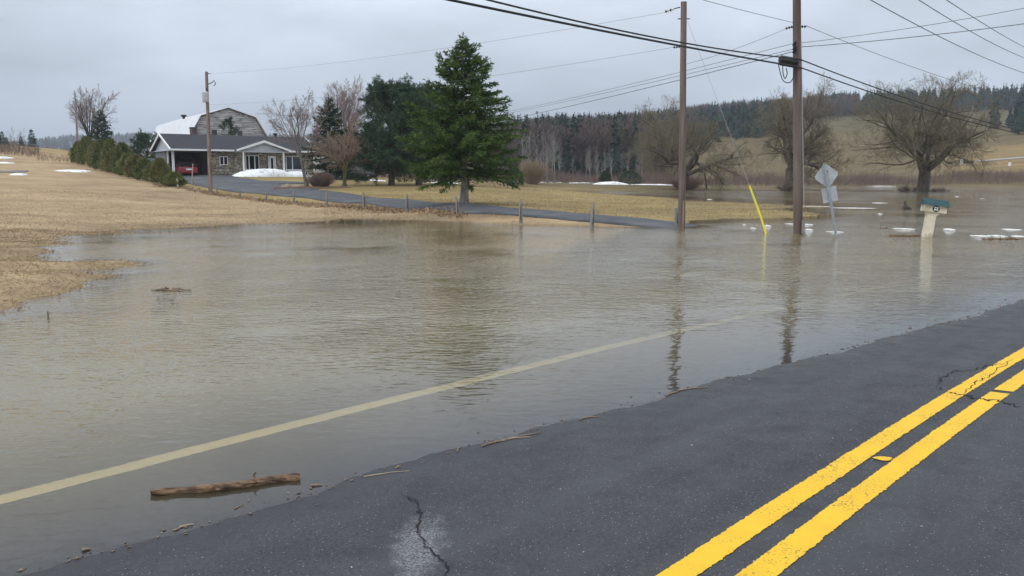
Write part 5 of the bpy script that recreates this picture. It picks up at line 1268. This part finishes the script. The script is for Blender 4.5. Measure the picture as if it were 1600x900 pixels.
put_tree('willow_tree', willow(73, 13.4, .62, (8, 76), .006, 7), (M['bark_willow'], M['twig_willow']), Vector((*XY(1070, 108), -.2)), 'bare willow with low arching limbs behind the driveway pole', rz=1.0, sc=1.15)
for i, (px, d, h_, r_, n_, mt, lab) in enumerate(((1072, 107, 1.6, 2.6, 260, 'twig_red', 'dark brush around the foot of the left willow'), (1232, 103, 1.0, 1.8, 160, 'twig_red', 'low brush around the foot of the middle willow'), (1425, 96, .9, 2.2, 110, 'twig_red', 'sparse twigs in the water left of the big willow trunk'), (1470, 97, .8, 1.8, 70, 'twig_red', 'sparse twigs in the water right of the big willow trunk'), (832, 112, 3.0, 2.0, 300, 'twig_tan', 'rounded bare bush right of the big spruce'))):
    put_tree('shore_bush', (twig_bush(80 + i, h_, r_, n_, .011),), (M[mt],), Vector((*XY(px, d), max(gz(*XY(px, d)), -.1))), lab, 'bush', parts=('twigs',))
for i, (px, d, h_, r_, lab) in enumerate(((985, 126, 1.9, 1.7, 'dark green round bush on the far bank by the arching willow limb'), (946, 128, 1.8, .8, 'narrow dark cedar on the far bank below the birches'), (805, 105, 2.0, 1.0, 'dark cedar just past the big spruce'))):
    sh, stm = shrub_foliage(85 + i, h_, r_, 2200, (.22, .08)); put_tree('evergreen_bush', (stm, sh), (M['bark_dark'], M['spruce_dark']), on(px, d), lab, 'bush', parts=('stem', 'foliage'))

# ------------------------------------------------------------------ pale birches along the far bank
bir = [bare_tree_meshes(s_, 10.5, .11, .9, (.03, 0), [LV(16, (.25, 1), (18, 42), .20, .45, 5, .06, .06, top=.25), LV(7, (.2, 1), (18, 42), .45, .5, 4, .04, .08), LV(4, (.2, 1), (18, 42), .5, .6, 3, .02, .08)], .012, 8, .02) for s_ in (91, 92, 93)]
rg = random.Random(21)
for i in range(36):
    px = rg.uniform(808, 1060); d = rg.uniform(134, 178); s_ = rg.uniform(.5, .95) * (.92 if px < 880 else .62)
    put_tree('birch_tree', bir[i % 3], (M['bark_birch'], M['twig_birch']), on(px, d, -.1), 'pale grey bare birch in the row along the far bank', 'tree', 'birches along the far bank', rz=rg.random() * 6, sc=s_)

# ------------------------------------------------------------------ far woods: too many to count
def soft_cone(seed):
    rng = np.random.default_rng(seed); n = 46
    u = np.sort(rng.random(n)) ** .85; az = rng.random(n) * 6.283
    r = .21 * (1 - u) ** .8 + .012
    B = np.stack([0 * u, 0 * u, .10 + .9 * u], 1); D = np.stack([np.cos(az), np.sin(az), -.35 + .9 * u], 1)
    V, F = leaves_np(B, D, r, r * .85, rng)
    t_, f_ = tubes_np(np.array([[[0, 0, 0], [0, 0, .5], [0, 0, 1.0]]]), np.array([[.018, .012, .004]]), 3)
    Vc = np.array([(.12 * math.cos(a), .12 * math.sin(a), .12) for a in np.arange(5) * 1.2566] + [(0, 0, .93)]); Fc = np.array([(k, (k+1) % 5, 5) for k in range(5)])
    return cat_np([(V, F, .6), (t_, f_, .1), (Vc, Fc, .15)])
def bare_far(seed):
    rng = np.random.default_rng(seed); n = 34
    u = .25 + .7 * rng.random(n); az = rng.random(n) * 6.283
    B = np.stack([0 * u, 0 * u, u * .72], 1); D = np.stack([np.cos(az) * .75, np.sin(az) * .75, 1 + 0 * az], 1) + rng.normal(size=(n, 3)) * .15
    P_ = grow(B, D, .16 + .20 * (1.1 - u), 3, .05, .12, rng); V, F = tubes_np(P_, np.full((n, 3), .0065) * np.array([1, .8, .5]), 3)
    P2, R2, L2 = children(P_, np.full((n, 3), .005), .16 + .2 * (1.1 - u), 2, .3, 1, 20, 50, .6, .8, 2, 0, .1, rng)
    V2, F2 = tubes_np(P2, np.maximum(R2, .004), 3)
    t_, f_ = tubes_np(np.array([[[0, 0, 0], [.01, 0, .45], [0, 0, .9]]]), np.array([[.016, .011, .004]]), 3)
    return cat_np([(V, F, .55), (V2, F2, .75), (t_, f_, .35)])
def scatter(name, protos, X, Y, H, mat, label, seed, cat_='wood', wide=(.85, 1.25)):
    rg = np.random.default_rng(seed); Z = ground_z(X, Y) - .3; parts = []
    which = rg.integers(0, len(protos), len(X))
    for k, (V, F, v) in enumerate(protos):
        m = np.where(which == k)[0]
        if not len(m): continue
        a = rg.random(len(m)) * 6.283; c_, s_ = np.cos(a)[:, None], np.sin(a)[:, None]; wd = (H[m] * rg.uniform(*wide, len(m)))[:, None]
        W_ = np.stack([(V[None, :, 0] * c_ - V[None, :, 1] * s_) * wd + X[m][:, None], (V[None, :, 0] * s_ + V[None, :, 1] * c_) * wd + Y[m][:, None], V[None, :, 2] * H[m][:, None] + Z[m][:, None]], -1)
        Fk = (F[None] + (np.arange(len(m)) * len(V))[:, None, None]).reshape(-1, 3)
        vv = np.clip(v[None] + rg.normal(size=(len(m), 1)) * .28, 0, 1)
        parts.append((W_.reshape(-1, 3), Fk, vv.ravel()))
    V, F, v = cat_np(parts)
    return tag(link(name, tri_mesh(name, V, F, v), mat), label, cat_, kind='stuff')
CN = [soft_cone(s_) for s_ in range(4)]; BR = [bare_far(s_) for s_ in range(4)]
rng = np.random.default_rng(77)
def region(px0, px1, d0, d1, n):
    px = rng.uniform(px0, px1, n); d = np.sqrt(rng.uniform(d0 * d0, d1 * d1, n)); return (px - 800) / FPX * CP * d, d
def join(*rs): return np.concatenate([r[0] for r in rs]), np.concatenate([r[1] for r in rs])
# conifers: a dark belt halfway up, the ridge line, and the plantation top right
X_, Y_ = join(region(790, 1000, 205, 330, 330), region(810, 1010, 172, 225, 60), region(960, 1080, 240, 330, 60), region(780, 1080, 370, 430, 130), region(1080, 1200, 300, 460, 150), region(1050, 1330, 500, 570, 190), region(1270, 2000, 435, 590, 1300), region(1545, 1900, 262, 300, 80), region(560, 800, 240, 420, 200))
scatter('conifer_wood', CN, X_, Y_, rng.uniform(6.5, 13.5, len(X_)), M['far_conifer'], 'dark evergreen woods on the far hillside and ridge', 1)
X_, Y_ = join(region(800, 1070, 175, 240, 200), region(790, 1090, 290, 430, 620), region(1060, 1330, 430, 560, 420), region(560, 800, 170, 420, 260), region(1230, 1330, 400, 450, 40))
scatter('hardwood_hill', BR, X_, Y_, rng.uniform(9, 14, len(X_)), M['far_bare'], 'purplish brown leafless woods on the far hillside', 2, wide=(.9, 1.4))
X_, Y_ = join(region(-500, 830, 1000, 1650, 2600))
scatter('distant_wood', CN, X_, Y_, rng.uniform(7, 11, len(X_)), M['far_canopy'], 'bluish wooded hill in the far distance behind the house', 3, wide=(1.6, 2.6))
# red and tan brush along the far shore and on the hillside
def brush(name, px0, px1, d0, d1, n, h0, h1, mat, label, seed):
    rg = np.random.default_rng(seed); px = rg.uniform(px0, px1, n); d = rg.uniform(d0, d1, n); X = (px - 800) / FPX * CP * d
    clump = np.sin(X * .35 + seed) + np.sin(X * .9 + d * .2) * .6 + rg.normal(size=n) * .5
    H = (h0 + (h1 - h0) * np.clip(.5 + clump * .3, 0, 1)) * (.6 + .5 * rg.random(n))
    S0 = np.stack([X, d, np.maximum(ground_z(X, d), -.2) - .1], 1); D0 = np.stack([rg.normal(size=n) * .35, rg.normal(size=n) * .35, 1 + 0 * X], 1)
    P_ = grow(S0, D0, H, 4, 0, .10, rg); Rd = np.full((n, 4), .018) * np.array([1, .8, .6, .4]); v = rg.random(n)
    a_ = (*tubes_np(P_, Rd, 3), np.repeat(v, 12))
    P2, R2, L2 = children(P_, Rd, H, 3, .25, .95, 20, 50, .45, .8, 3, .02, .08, rg); b2 = (*tubes_np(P2, np.maximum(R2, .009), 3), np.repeat(np.repeat(v, 3), 9))
    V, F, vv = cat_np([a_, b2]); return tag(link(name, tri_mesh(name, V, F, vv), M[mat]), label, 'brush', kind='stuff')
brush('shore_brush', 1040, 1700, 139, 156, 5200, .7, 2.3, 'twig_red', 'reddish brown brush along the far shore of the flood', 5)
brush('bank_brush', 780, 1060, 130, 150, 2200, .7, 2.6, 'twig_red', 'dark twiggy brush below the birches on the far bank', 6)
brush('bank_brush', 560, 800, 112, 150, 1500, .8, 2.6, 'twig_red', 'dim brush far behind the pine trunks', 8)
brush('dead_weeds', -60, 64, 103, 116, 900, .25, 1.1, 'twig_red', 'reddish dead weeds on the left field below the crest', 11)
brush('dead_weeds', 60, 112, 98, 108, 260, .2, .9, 'twig_tan', 'sparse tan weeds near the snow patch left of the hedge', 12)
brush('hill_brush', 1050, 1330, 175, 205, 900, .6, 1.5, 'twig_tan', 'tan brush at the foot of the hillside pasture', 7)
brush('hill_brush', 1440, 1700, 158, 166, 900, .5, 1.4, 'twig_red', 'dull brush below the hillside lane at right', 9)
# lane, gate and white post on the hillside
drape('hill_lane', [(1478, 196), (1520, 196), (1560, 196), (1640, 196), (1760, 196)], [1.6, 2.2, 2.4, 2.4, 2.4], pmat('lane', (.36, .34, .33), (.27, .26, .25), 2, .9), .12)
q = on(1501, 192); e = empty('white_post', q); tag(e, 'small white post beside dark culvert rail on the hillside lane', 'post')
MB().tube([(0, 0, -.2), (0, 0, 1.5)], [.35, .25], 8).build('shaft', M['white_trim'], e); MB().box(.4, 2.6, -.2, .2, .2, .9).build('rail', M['dark'], e, .05)
q = on(1576, 172); e = empty('small_sign', q); tag(e, 'tiny white roadside sign at the far right below the lane', 'sign')
MB().tube([(0, 0, -.2), (0, 0, 1.6)], .04, 6).build('post', M['galv'], e); MB().box(-.28, .28, -.06, -.045, .9, 1.6).build('plate', M['white_trim'], e)
q = on(682, 104); e = empty('small_shed', q, .2); tag(e, 'small tan and white shed glimpsed between pine trunk and spruce', 'shed')
MB().box(-1.0, 1.0, -.8, .8, -.2, 1.5).build('wall', M['cream'], e); MB().prism([(-1.2, 1.45), (1.2, 1.45), (0, 2.1)], -1.0, 1.0).build('roof', M['bark_dark'], e); MB().box(-.25, .25, -.83, -.8, .5, 1.1).build('window', M['glass'], e)
q = on(512, 104); e = empty('white_trailer', q, .3); tag(e, 'pale trailer glimpsed behind the crab apple trunk', 'trailer')
MB().box(-1.3, 1.3, -.9, .9, .5, 2.3).build('body', M['sign_back'], e, .08)
for sx in (-.7, .7): MB().tube([(sx, -.95, .35), (sx, -.7, .35)], .33, 12).build('wheel', M['tyre'], e)
MB().box(-.8, .6, -.93, -.9, 1.3, 1.9).build('window', M['glass'], e)

# ------------------------------------------------------------------ dry grass and leaves
def blades(name, X, Y, ln, wd, mat, label, seed, flat=.35, zmin=-.03, cat_='grass'):
    rg = np.random.default_rng(seed); Z = ground_z(X, Y); m = Z > zmin; X, Y, Z = X[m], Y[m], Z[m]; n = len(X)
    D = rg.normal(size=(n, 3)); D[:, 2] = np.abs(D[:, 2]) * flat + .12
    V, F = leaves_np(np.stack([X, Y, Z - .005], 1), D, ln * (.5 + rg.random(n)), wd, rg)
    big = .5 + .5 * np.sin(X * 1.3 + np.sin(Y * .9) * 2); v = np.clip(.35 + .35 * big + rg.normal(size=n) * .18, 0, 1)
    return tag(link(name, tri_mesh(name, V, F, np.repeat(v, 4)), M[mat]), label, cat_, kind='stuff')
rng = np.random.default_rng(9)
blades('dry_lawn', rng.uniform(-17, -4.5, 75000), rng.uniform(10.3, 27, 75000), .075, .010, 'dry_grass', 'matted bleached grass on the spit and left shore', 1)
blades('dry_lawn', rng.uniform(-34, 4, 60000), 22 + 38 * rng.random(60000) ** 1.7, .09, .014, 'dry_grass', 'bleached mown grass on the slope below the fence', 2)
px = 240 + 490 * rng.random(6500); f_ = np.interp(px, [240, 277, 338, 415, 509, 635, 813, 1058], [68, 66, 60, 53, 46.5, 40, 33, 29.2]) + rng.normal(size=6500) * .9 - .3
blades('leaf_litter', (px - 800) / FPX * CP * f_, f_, .13, .07, 'leaf_litter', 'brown fallen leaves drifted along the fence posts', 3, .35, .03, 'leaves')
px = rng.uniform(500, 1300, 40000); f_ = rng.uniform(34, 80, 40000)
blades('yellow_lawn', (px - 800) / FPX * CP * f_, f_, .10, .02, 'dry_grass', 'yellowish short lawn grass between drive and far pool', 4)

# ------------------------------------------------------------------ damp air
hz = MB().box(-4200, 4200, -700, 4300, -30, 190).build('haze', None)
mh = bpy.data.materials.new('haze'); mh.use_nodes = True; t = mh.node_tree; t.nodes.clear()
pv = t.nodes.new('ShaderNodeVolumePrincipled'); pv.inputs['Color'].default_value = (.80, .87, .97, 1); pv.inputs['Density'].default_value = .00034; pv.inputs['Anisotropy'].default_value = 0
om = t.nodes.new('ShaderNodeOutputMaterial'); t.links.new(pv.outputs[0], om.inputs['Volume'])
hz.data.materials.append(mh); tag(hz, 'thin damp haze between the road and the far hills', 'haze', kind='stuff')
